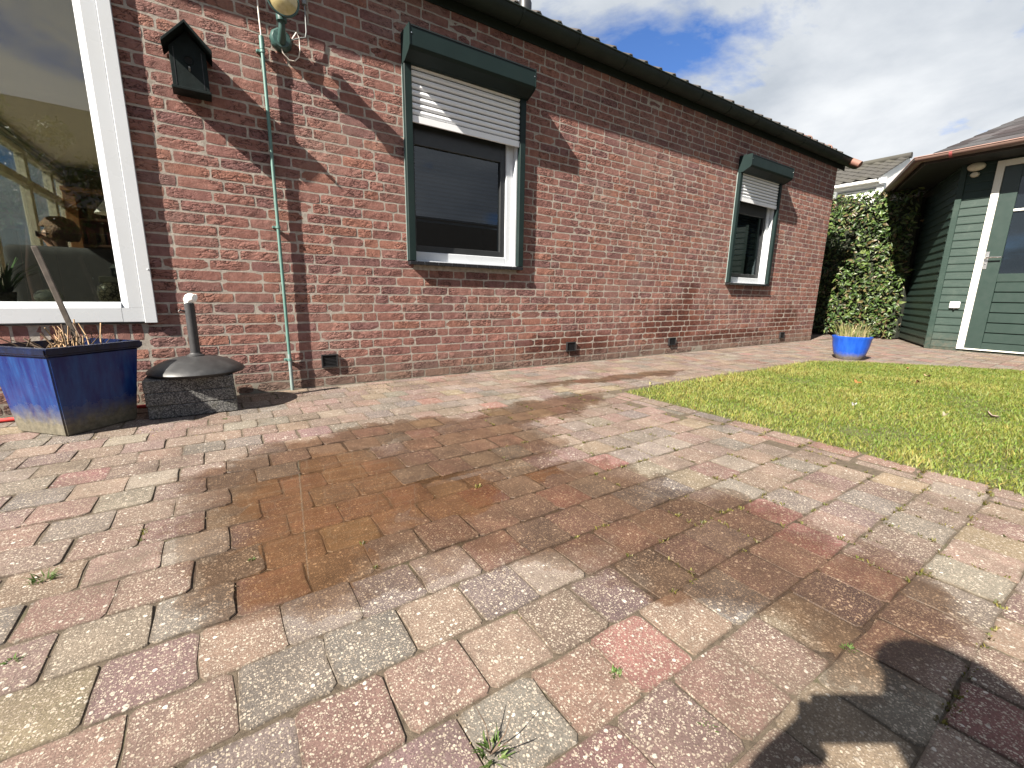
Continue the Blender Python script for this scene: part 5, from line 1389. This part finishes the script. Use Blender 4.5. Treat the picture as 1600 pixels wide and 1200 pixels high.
def skinned(name, joints, edges, root, mat, sub=2, parent=None):
    me = bpy.data.meshes.new(name); names = list(joints)
    me.from_pydata([joints[k][0] for k in names], [(names.index(a), names.index(b)) for a, b in edges], [])
    me.update(); o = bpy.data.objects.new(name, me); COL.objects.link(o)
    if parent is not None: o.parent = parent
    sk_ = o.modifiers.new('skin', 'SKIN'); sk_.use_smooth_shade = True
    lay = me.skin_vertices[0] if len(me.skin_vertices) else None
    if lay is None:
        bm_ = bmesh.new(); bm_.from_mesh(me); bm_.verts.layers.skin.verify(); bm_.to_mesh(me); bm_.free(); lay = me.skin_vertices[0]
    for i, k in enumerate(names):
        r = joints[k][1]; r = r if isinstance(r, tuple) else (r, r)
        lay.data[i].radius = r; lay.data[i].use_root = (k == root)
    ss_ = o.modifiers.new('smooth', 'SUBSURF'); ss_.levels = sub; ss_.render_levels = sub
    me.materials.append(mat)
    return o
# the seated person: head turned to the left
P0 = Vector((-0.935, 1.44, 0.0))
sit = {'pelvis': (P0 + Vector((0, 0.14, 0.56)), (0.15, 0.11)), 'belly': (P0 + Vector((0, 0.08, 0.68)), (0.14, 0.10)), 'chest': (P0 + Vector((0, 0.02, 0.80)), (0.15, 0.10)),
       'neck': (P0 + Vector((0, 0.0, 0.905)), 0.050), 'jaw': (P0 + Vector((-0.025, 0, 0.960)), (0.066, 0.058)), 'head': (P0 + Vector((-0.004, 0.0, 1.015)), (0.088, 0.074)), 'crown': (P0 + Vector((0.004, 0, 1.062)), (0.070, 0.06)),
       'nose': (P0 + Vector((-0.112, 0, 0.985)), 0.012), 'nose_root': (P0 + Vector((-0.082, 0, 1.005)), 0.016),
       'shL': (P0 + Vector((-0.17, 0.02, 0.835)), 0.06), 'elL': (P0 + Vector((-0.23, 0.16, 0.62)), 0.045), 'waL': (P0 + Vector((-0.10, 0.34, 0.60)), 0.03),
       'shR': (P0 + Vector((0.17, 0.02, 0.835)), 0.06), 'elR': (P0 + Vector((0.23, 0.16, 0.62)), 0.045), 'waR': (P0 + Vector((0.10, 0.34, 0.60)), 0.03),
       'hiL': (P0 + Vector((-0.10, 0.16, 0.555)), 0.085), 'knL': (P0 + Vector((-0.12, 0.56, 0.55)), 0.06), 'anL': (P0 + Vector((-0.12, 0.62, 0.13)), 0.04), 'toL': (P0 + Vector((-0.13, 0.80, 0.06)), 0.035),
       'hiR': (P0 + Vector((0.10, 0.16, 0.555)), 0.085), 'knR': (P0 + Vector((0.12, 0.56, 0.55)), 0.06), 'anR': (P0 + Vector((0.12, 0.62, 0.13)), 0.04), 'toR': (P0 + Vector((0.13, 0.80, 0.06)), 0.035)}
se = [('pelvis', 'belly'), ('belly', 'chest'), ('chest', 'neck'), ('neck', 'jaw'), ('jaw', 'head'), ('head', 'crown'), ('head', 'nose_root'), ('nose_root', 'nose'), ('chest', 'shL'), ('shL', 'elL'), ('elL', 'waL'), ('chest', 'shR'), ('shR', 'elR'), ('elR', 'waR'),
      ('pelvis', 'hiL'), ('hiL', 'knL'), ('knL', 'anL'), ('anL', 'toL'), ('pelvis', 'hiR'), ('hiR', 'knR'), ('knR', 'anR'), ('anR', 'toR')]
per = thing('person', 'person with short brown hair and dark glasses seated on the sofa behind the glass', 'person')
skinned('body', sit, se, 'pelvis', M_SKIN, 2, per)
cl = {k: (v[0], tuple(x * 1.10 for x in (v[1] if isinstance(v[1], tuple) else (v[1], v[1])))) for k, v in sit.items() if k in ('pelvis', 'belly', 'chest', 'shL', 'elL', 'waL', 'shR', 'elR', 'waR')}
skinned('cardigan', cl, [e for e in se if e[0] in cl and e[1] in cl], 'pelvis', M_CLOTH, 2, per)
hb = bmesh.new(); bmesh.ops.create_icosphere(hb, subdivisions=4, radius=1.0)
for v in list(hb.verts):
    c = v.co.copy()
    k = 1 + 0.07 * mnoise.noise(c * 3) + 0.035 * mnoise.noise(c * 9 + Vector((2, 2, 2)))
    q = Vector((c.x * 0.112, c.y * 0.095, c.z * 0.105)) * k
    v.co = q + P0 + Vector((0.012, 0.004, 1.035))
kill = [v for v in hb.verts if (v.co.x < P0.x - 0.055 and v.co.z < 1.055 + P0.z) or v.co.z < 0.965]
bmesh.ops.delete(hb, geom=kill, context='VERTS')
mm = MB(); mm.add(hb); mm.build('hair', M_HAIR, per, 180)
gm_ = MB(); gm_.tube([P0 + Vector((-0.094, -0.06, 1.010)), P0 + Vector((-0.03, -0.079, 1.012)), P0 + Vector((0.02, -0.079, 1.008))], 0.0035, 6)
gm_.box(P0.x - 0.104, P0.x - 0.094, P0.y - 0.068, P0.y - 0.012, 0.985, 1.022, 0.003); gm_.box(P0.x - 0.104, P0.x - 0.094, P0.y + 0.012, P0.y + 0.068, 0.985, 1.022, 0.003)
gm_.build('glasses', M_BLACK, per)
# bookcase against the back wall
bc = thing('bookcase', 'brown wooden bookcase against the far wall of the living room', 'bookcase')
BX0, BX1, BY = -1.585, 0.4, RY1 - 0.02
MB().box(BX0, BX0 + 0.12, BY - 0.36, BY, 0.02, 1.86, 0.004).build('side_panel', M_WOODOR, bc)
MB().box(BX1, BX1 + 0.06, BY - 0.34, BY, 0.02, 1.86, 0.004).build('side_panel', M_WOODOR, bc)
MB().box(BX0 - 0.01, BX1 + 0.08, BY - 0.38, BY, 1.862, 1.92, 0.006).build('cornice', M_WOODOR, bc)
MB().box(BX0 + 0.12, BX1, BY - 0.02, BY - 0.002, 0.02, 1.86).build('back_panel', M_WOODDK, bc)
for z in (0.1, 0.5, 0.85, 1.18, 1.52): MB().box(BX0 + 0.121, BX1 - 0.001, BY - 0.32, BY - 0.021, z, z + 0.03, 0.003).build('shelf', M_WOODDK, bc)
bcols = [(0.10, 0.05, 0.03), (0.06, 0.07, 0.09), (0.20, 0.15, 0.10), (0.12, 0.03, 0.03), (0.05, 0.06, 0.04), (0.26, 0.23, 0.18)]
nb_ = 0
for z in (0.88, 1.21, 1.55):
    x = BX0 + 0.15
    while x < -0.5:
        t_ = random.uniform(0.02, 0.045); h_ = random.uniform(0.18, 0.27)
        if random.random() < 0.8:
            o = MB().box(x, x + t_ - 0.002, BY - 0.24, BY - 0.05, z + 0.0005, z + h_, 0.002).build('book', M_TINT_O)
            c = random.choice(bcols); o.color = (*c, 1)
            tag(o, 'book standing in a row on the living room bookcase', 'book', 'books in the bookcase')
        x += t_
fl = thing('floor_lamp', 'floor lamp with a white conical shade in the living room', 'lamp')
fl.location = (-0.80, 3.2, 0.02)
MB().lathe([(0.07, 1.56), (0.20, 1.37), (0.196, 1.37), (0.066, 1.555)], 28).build('shade', M_SHADE, fl, 40)
MB().tube([(0, 0, 0.02), (0, 0, 1.5)], 0.012, 8).build('pole', M_STEEL, fl, 40)
MB().lathe([(0.0, 0.0), (0.14, 0.0), (0.13, 0.02), (0.0, 0.025)], 20).build('foot', M_STEEL, fl, 40)
# things on the window board
gb = MB(); gb.lathe([(0.0, 0.0), (0.030, 0.0), (0.046, 0.012), (0.056, 0.032), (0.052, 0.052), (0.034, 0.070), (0.0, 0.078)], 28)
o = gb.build('ceramic_globe', M_CERAMIC, None, 60); o.location = (-0.755, 0.16, 0.552); tag(o, 'smooth pale ceramic globe on the window board', 'ornament')
jar = thing('ginger_jar', 'pale patterned ceramic jar in the corner of the window board', 'jar')
jar.location = (-0.508, 0.20, 0.552)
n = NT('patterned_ceramic'); v = n.obj()
pt = n.ramp(n.voro(v, 48, 'Distance', feature='DISTANCE_TO_EDGE'), [(0.05, 1.0), (0.12, 0.0)])
M_JAR = n.fin(n.mix(pt, (0.34, 0.30, 0.22), (0.03, 0.028, 0.025)), 0.3)
MB().lathe([(0.0, 0.0), (0.040, 0.0), (0.058, 0.025), (0.064, 0.058), (0.056, 0.095), (0.038, 0.112), (0.034, 0.118), (0.0, 0.118)], 26).build('body', M_JAR, jar, 60)
MB().box(-0.042, 0.042, -0.03, 0.03, 0.1185, 0.150, 0.003).build('lid', simple('card_box', (0.32, 0.30, 0.26), 0.8), jar)
lan = thing('lantern', 'small dark lantern with letters on its side in the window corner', 'lantern')
lan.location = (-0.470, 0.185, 0.703)
MB().box(-0.022, 0.022, -0.022, 0.022, 0.0, 0.045, 0.002).build('case', simple('slate_blue', (0.035, 0.045, 0.06), 0.5), lan)
MB().lathe([(0.034, 0.045), (0.012, 0.066), (0.0, 0.072)], 4).build('roof', M_CABLEGREY, lan)
cu = bpy.data.curves.new('lettering', 'FONT'); cu.body = 'BS'; cu.size = 0.022; cu.extrude = 0.0004; cu.align_x = 'CENTER'
to = bpy.data.objects.new('lettering', cu); COL.objects.link(to); to.parent = lan; to.location = (0, -0.0232, 0.013); to.rotation_euler = (PI / 2, 0, 0); cu.materials.append(M_CERAMIC)
bpy.context.view_layer.update()
lme = bpy.data.meshes.new_from_object(to.evaluated_get(bpy.context.evaluated_depsgraph_get())); tl_ = link('lettering', lme, lan); tl_.location = to.location; tl_.rotation_euler = to.rotation_euler
bpy.data.objects.remove(to)
ip = thing('house_plant', 'green grassy house plant at the left of the window board', 'plant')
ip.location = (-0.92, 0.17, 0.552)
MB().lathe([(0.0, 0.0), (0.04, 0.0), (0.05, 0.06), (0.045, 0.06), (0.0, 0.055)], 18).build('flowerpot', M_SLAB, ip, 40)
blades('leaf_tuft', 70, 0.03, 0.10, 0.17, [(0.04, 0.075, 0.03), (0.06, 0.10, 0.04)], 0.004, M_GRASS, 1.6, 0.055, ip)

# ------------------------------------------------------------------ the photographer, squatting behind the camera with the phone
fh = Vector((0.555, 0.832, 0)).normalized(); rh = Vector((fh.y, -fh.x, 0)); up_ = Vector((0, 0, 1))
ph_ = thing('phone', 'slim black phone held out in landscape by the photographer', 'phone')
phm = Matrix.Identity(4)
for i in range(3):
    phm[i][0] = CR[i]; phm[i][1] = CU[i]; phm[i][2] = -CF[i]; phm[i][3] = (CAM + CR * 0.038 - CU * 0.018 - CF * 0.012)[i]
ph_.matrix_world = phm
MB().box(-0.075, 0.075, -0.037, 0.037, -0.002, 0.006, 0.0035, seg=2).build('case', M_BLACK, ph_)
MB().box(-0.071, 0.071, -0.033, 0.033, 0.006, 0.0066).build('screen', M_BLACKTILE, ph_)
HC = Vector((-0.295, -3.372, 0.985))
def PP(f, r, z): return HC + fh * f + rh * r + up_ * z
def PH(a, b, c): return phm @ Vector((a, b, c))
J = {'pelvis': (PP(-0.34, 0, -0.64), (0.15, 0.12)), 'belly': (PP(-0.26, 0, -0.47), (0.145, 0.11)), 'chest': (PP(-0.14, 0, -0.31), (0.16, 0.115)), 'upchest': (PP(-0.08, 0, -0.21), (0.12, 0.09)),
     'neck': (PP(-0.04, 0, -0.125), 0.055), 'jaw': (PP(0.03, 0, -0.065), (0.066, 0.062)), 'head': (PP(0.005, 0, 0.0), (0.085, 0.098)), 'crown': (PP(-0.005, 0, 0.06), (0.068, 0.075)),
     'noser': (PP(0.092, 0, -0.01), 0.016), 'nose': (PP(0.118, 0, -0.035), 0.012), 'earL': (PP(-0.01, -0.088, -0.01), 0.014), 'earR': (PP(-0.01, 0.088, -0.01), 0.014)}
E_ = [('pelvis', 'belly'), ('belly', 'chest'), ('chest', 'upchest'), ('upchest', 'neck'), ('neck', 'jaw'), ('jaw', 'head'), ('head', 'crown'), ('head', 'noser'), ('noser', 'nose'), ('head', 'earL'), ('head', 'earR')]
for s_, nm, px_ in ((-1, 'L', -0.080), (1, 'R', 0.080)):
    wr = PH(px_ * (1.5 if s_ > 0 else 2.15), -0.058 - (0.02 if s_ < 0 else 0), 0.045); 
    J['sh' + nm] = (PP(-0.09, s_ * 0.19, -0.22), 0.062); J['el' + nm] = (PP(0.0, s_ * 0.27, -0.46), 0.045)
    J['wr' + nm] = (wr, (0.030, 0.025)); J['pa' + nm] = (PH(px_ * (1.18 if s_ > 0 else 1.68), -0.032 if s_ > 0 else 0.0, 0.028), (0.040, 0.020) if s_ > 0 else (0.046, 0.030))
    E_ += [('upchest', 'sh' + nm), ('sh' + nm, 'el' + nm), ('el' + nm, 'wr' + nm), ('wr' + nm, 'pa' + nm)]
    for k, (yo_, L) in enumerate(((0.036, 0.026), (0.018, 0.028), (0.0, 0.027), (-0.018, 0.023))):
        if s_ < 0 and k == 0: yo_ = -0.034
        a_ = 'f%s%d' % (nm, k)
        J[a_ + 'a'] = (PH(px_ * 1.13, yo_ - 0.006, 0.016), 0.0095); J[a_ + 'b'] = (PH(px_ * 1.08, yo_, -0.006), 0.0085); J[a_ + 'c'] = (PH(px_ * (1.08 - L * 8 * 0.9), yo_ + 0.001, -0.011 if s_ > 0 else 0.016), 0.0075)
        E_ += [('pa' + nm, a_ + 'a'), (a_ + 'a', a_ + 'b'), (a_ + 'b', a_ + 'c')]
    J['th%sa' % nm] = (PH(px_ * 1.02, -0.042, 0.026), 0.0115); J['th%sb' % nm] = (PH(px_ * 0.82, -0.030, 0.018), 0.0095)
    E_ += [('pa' + nm, 'th%sa' % nm), ('th%sa' % nm, 'th%sb' % nm)]
    J['hi' + nm] = (PP(-0.32, s_ * 0.11, -0.66), 0.10); J['kn' + nm] = (PP(0.10, s_ * 0.20, -0.50), 0.068); J['ca' + nm] = (PP(-0.04, s_ * 0.19, -0.72), 0.058); J['an' + nm] = (PP(-0.17, s_ * 0.17, -0.935), 0.040)
    J['he' + nm] = (PP(-0.20, s_ * 0.17, -0.975), 0.034); J['to' + nm] = (PP(0.04, s_ * 0.20, -0.985), (0.042, 0.026))
    E_ += [('pelvis', 'hi' + nm), ('hi' + nm, 'kn' + nm), ('kn' + nm, 'ca' + nm), ('ca' + nm, 'an' + nm), ('an' + nm, 'he' + nm), ('an' + nm, 'to' + nm)]
pht = thing('person', 'squatting photographer in dark jacket holding a phone whose shadow falls on the paving', 'person')
skinned('body', J, E_, 'pelvis', M_SKIN, 2, pht)
def clothes(name, keys, mat, k):
    jj = {a: (J[a][0], tuple(x * k + 0.004 for x in (J[a][1] if isinstance(J[a][1], tuple) else (J[a][1], J[a][1])))) for a in keys}
    skinned(name, jj, [e for e in E_ if e[0] in jj and e[1] in jj], keys[0], mat, 2, pht)
clothes('jacket', ['chest', 'pelvis', 'belly', 'upchest', 'shL', 'elL', 'wrL', 'shR', 'elR', 'wrR'], M_JACKET, 1.22)
clothes('trousers', ['pelvis', 'belly', 'hiL', 'knL', 'caL', 'anL', 'hiR', 'knR', 'caR', 'anR'], M_JEANS, 1.12)
hb = bmesh.new(); bmesh.ops.create_icosphere(hb, subdivisions=3, radius=1.0)
for v in hb.verts:
    c = v.co.copy(); v.co = Vector((c.x * 0.122, c.y * 0.138, c.z * 0.132)) * (1 + 0.05 * mnoise.noise(c * 4) + 0.03 * mnoise.noise(c * 11))
bmesh.ops.delete(hb, geom=[v for v in hb.verts if v.co.z < -0.112 or (v.co.y > 0.035 and v.co.z < 0.050) or (v.co.y > -0.02 and v.co.z < -0.03)], context='VERTS')
mm = MB(); mm.add(hb); ho = mm.build('hair', M_HAIR, pht, 180)
hmx = Matrix.Identity(4)
for i in range(3): hmx[i][0] = rh[i]; hmx[i][1] = fh[i]; hmx[i][2] = up_[i]; hmx[i][3] = (HC + up_ * 0.018 - fh * 0.012)[i]
ho.matrix_local = hmx

# ------------------------------------------------------------------ small matter on the paving
# moss and weeds in the joints to the right
V, F, T = [], [], []
def tuft(x, y, r, n_, cols, h, V, F, T):
    for k in range(n_):
        a = random.uniform(0, 2 * PI); q = r * math.sqrt(random.random()); b_ = random.uniform(0, 2 * PI)
        p = Vector((x + q * math.cos(a), y + q * math.sin(a), -0.006)); hh = h * random.uniform(.4, 1.2); l_ = hh * random.uniform(.2, 1.2); w_ = random.uniform(.0012, .003)
        u = Vector((-math.sin(b_), math.cos(b_), 0)) * w_; e2 = p + Vector((math.cos(b_) * l_, math.sin(b_) * l_, hh))
        i = len(V); V += [tuple(p - u), tuple(p + u), tuple(e2 + u * .6), tuple(e2 - u * .6)]; F += [(i, i + 1, i + 2), (i, i + 2, i + 3)]
        c = np.array(random.choice(cols)) * random.uniform(.7, 1.3); T += [c] * 4
mossc = [(0.11, 0.10, 0.022), (0.14, 0.12, 0.028), (0.08, 0.09, 0.02), (0.07, 0.055, 0.02)]
for i, (sx_, sy_, L, Wd, a) in enumerate(stones):
    if sx_ < 2.3 and -3.6 < sy_ < -1.0:
        wgt = min(1, max(0.0, (sx_ - 0.55) / 0.9)) * (0.6 if sy_ > -1.5 else 1)
        for side in range(2):
            kq = 0.5 + 0.5 * mnoise.noise(Vector((sx_ * 3.5, sy_ * 3.5, side)))
            if random.random() < wgt * 0.95 * kq + 0.03:
                m_n = random.randint(2, 6)
                for j in range(m_n):
                    if side == 0: tuft(sx_ + L / 2 + 0.003, sy_ + random.uniform(-Wd / 2, Wd / 2), 0.0065, 11, mossc, 0.010, V, F, T)
                    else: tuft(sx_ + random.uniform(-L / 2, L / 2), sy_ - Wd / 2 - 0.003, 0.0065, 11, mossc, 0.010, V, F, T)
o = link('moss', raw_mesh('moss', np.array(V), np.array(F), M_GRASS, np.array(T))); tag(o, 'yellow green moss growing in the paving joints', 'moss', kind='stuff')
# single weeds, placed where the joints are
wd_ = [((65, 907), 0.030, 'flat green rosette weed in the joint at the left edge'), ((20, 1033), 0.014, 'tiny green weed in a joint at the far left below the rosette weed'), ((768, 1178), 0.030, 'twiggy green weed with thin dry stalks at the bottom of the patio'), ((962, 1052), 0.014, 'tiny bright green tuft between a red and a yellowish paver'),
       ((392, 874), 0.011, 'tiny green sprig at the left rim of the wet patch'), ((352, 655), 0.020, 'thin grass sprig in front of the stacked slabs'), ((1325, 1012), 0.014, 'yellow green tuft above the shadow of the head'), ((52, 1110), 0.011, 'tiny dark weed in a joint near the lower left corner'), ((172, 897), 0.009, 'tiny sprig in the joint right of the rosette weed'), ((1105, 1135), 0.013, 'bright tuft left of the phone shadow')]
def gpt(x, y):
    d = CR * ((x - 800) / FPX) + CU * ((600 - y) / FPX) + CF; t = -CAM.z / d.z; return CAM + d * t
for (q, r, lab) in wd_:
    p = gpt(*q)
    w_ = thing('weed', lab, 'weed')
    w_.location = (p.x, p.y, 0.0)
    blades('leaf', int(24 + r * 900), r * 0.55, r * 0.25, r * 0.60, [(0.07, 0.12, 0.025), (0.10, 0.14, 0.04), (0.05, 0.085, 0.02)], 0.0016, M_GRASS, 1.8, -0.004, w_)
    if 'twiggy' in lab:
        for k in range(5):
            a = random.uniform(0, 2 * PI); MB().tube([(0, 0, 0), (0.02 * math.cos(a), 0.02 * math.sin(a), 0.03), (0.035 * math.cos(a + .3), 0.035 * math.sin(a + .3), 0.055)], [0.0011, 0.0009, 0.0005], 5).build('stalk', M_STEMDK, w_)
# fallen leaves on the lawn
lv = [((1340, 567 + 33), (0.42, 0.17, 0.04)), ((1126, 599), (0.48, 0.24, 0.06)), ((1417, 579), (0.40, 0.20, 0.08)), ((1448, 590), (0.50, 0.36, 0.20)), ((1433, 600), (0.36, 0.18, 0.08)), ((1334, 636), (0.62, 0.62, 0.60)), ((1550, 653), (0.55, 0.42, 0.34)), ((1476, 652), (0.5, 0.42, 0.3)), ((1016, 603), (0.5, 0.46, 0.2))]
lab_l = ['orange brown fallen leaf on the lawn in front of the round pot', 'orange leaf on the lawn near its corner by the wall', 'tan curled leaf on the lawn right of the round pot', 'long pale tan leaf on the lawn below the shed corner', 'brown leaf just left of the long pale leaf on the lawn', 'white petal on the middle of the lawn', 'pinkish white leaf on the lawn near the right edge', 'small pale leaf on the lawn left of the pinkish one', 'small yellow leaf at the lawn tip']
for ((x_, y_), c), lab in zip(lv, lab_l):
    p = gpt(x_, y_); n_ = 7; Vv = []
    L = 0.017 if 'small' in lab or 'petal' in lab else 0.030
    ring_ = [(L * math.cos(a), L * 0.45 * math.sin(a) * (1 + 0.2 * math.sin(3 * a)), 0.010 * math.cos(2 * a) + 0.006 * math.sin(a)) for a in np.linspace(0, 2 * PI, 12, endpoint=False)]
    Vv = ring_ + [(0, 0, -0.002)] + [(a_, b_, c_ - 0.0012) for a_, b_, c_ in ring_] + [(0, 0, -0.0032)]
    Ff = [(i, (i + 1) % 12, 12) for i in range(12)] + [((i + 1) % 12 + 13, i + 13, 25) for i in range(12)] + [(i, i + 13, (i + 1) % 12 + 13) for i in range(12)] + [(i, (i + 1) % 12 + 13, (i + 1) % 12) for i in range(12)]
    o = link('fallen_leaf', raw_mesh('fallen_leaf', np.array(Vv), np.array(Ff), M_TINT_O)); o.color = (*[k_ * 0.42 for k_ in c], 1)
    o.location = (p.x, p.y, 0.020); o.rotation_euler = (random.gauss(0, .25), random.gauss(0, .25), random.uniform(0, 6))
    tag(o, lab, 'leaf', 'leaves fallen on the lawn')

# crumbs of soil swept up along the foot of the wall and scattered thinly over the stones
V, F, T = [], [], []
def crumb(x, y, r):
    i = len(V); a = random.uniform(0, 2 * PI)
    P = [(math.cos(a) * r, math.sin(a) * r, 0), (math.cos(a + 2.1) * r * .9, math.sin(a + 2.1) * r * .9, 0), (math.cos(a + 4.2) * r, math.sin(a + 4.2) * r, 0), (random.gauss(0, .2) * r, random.gauss(0, .2) * r, r * random.uniform(.5, 1.0))]
    V.extend([(x + p[0], y + p[1], p[2] - 0.0008) for p in P]); F.extend([(i, i + 1, i + 3), (i + 1, i + 2, i + 3), (i + 2, i, i + 3)])
    c = np.array(random.choice([(0.045, 0.034, 0.024), (0.07, 0.052, 0.036), (0.11, 0.085, 0.05), (0.16, 0.13, 0.05)])) * random.uniform(.7, 1.2); T.extend([c] * 4)
for k in range(900):
    x = random.uniform(0.1, 2.2); crumb(x + random.gauss(0, .05), -0.10 - abs(random.gauss(0, 0.16)) - 0.12 * max(0, mnoise.noise(Vector((x * 3, 0, 0)))), random.uniform(0.0015, 0.0055))
for k in range(500): crumb(random.uniform(-0.9, 0.3), random.gauss(-0.68, 0.08), random.uniform(0.0015, 0.0045))
for k in range(1400):
    i = random.randrange(len(stones)); q = stones[i]
    if q[1] > -3.3: crumb(q[0] + random.choice((-1, 1)) * q[2] * 0.5 + random.gauss(0, .006), q[1] + random.uniform(-.5, .5) * q[3], random.uniform(0.001, 0.0032))
o = link('soil_crumbs', raw_mesh('soil_crumbs', np.array(V), np.array(F), M_TINT, np.array(T))); tag(o, 'brown crumbs of soil scattered on the paving along the wall', 'soil', kind='stuff')
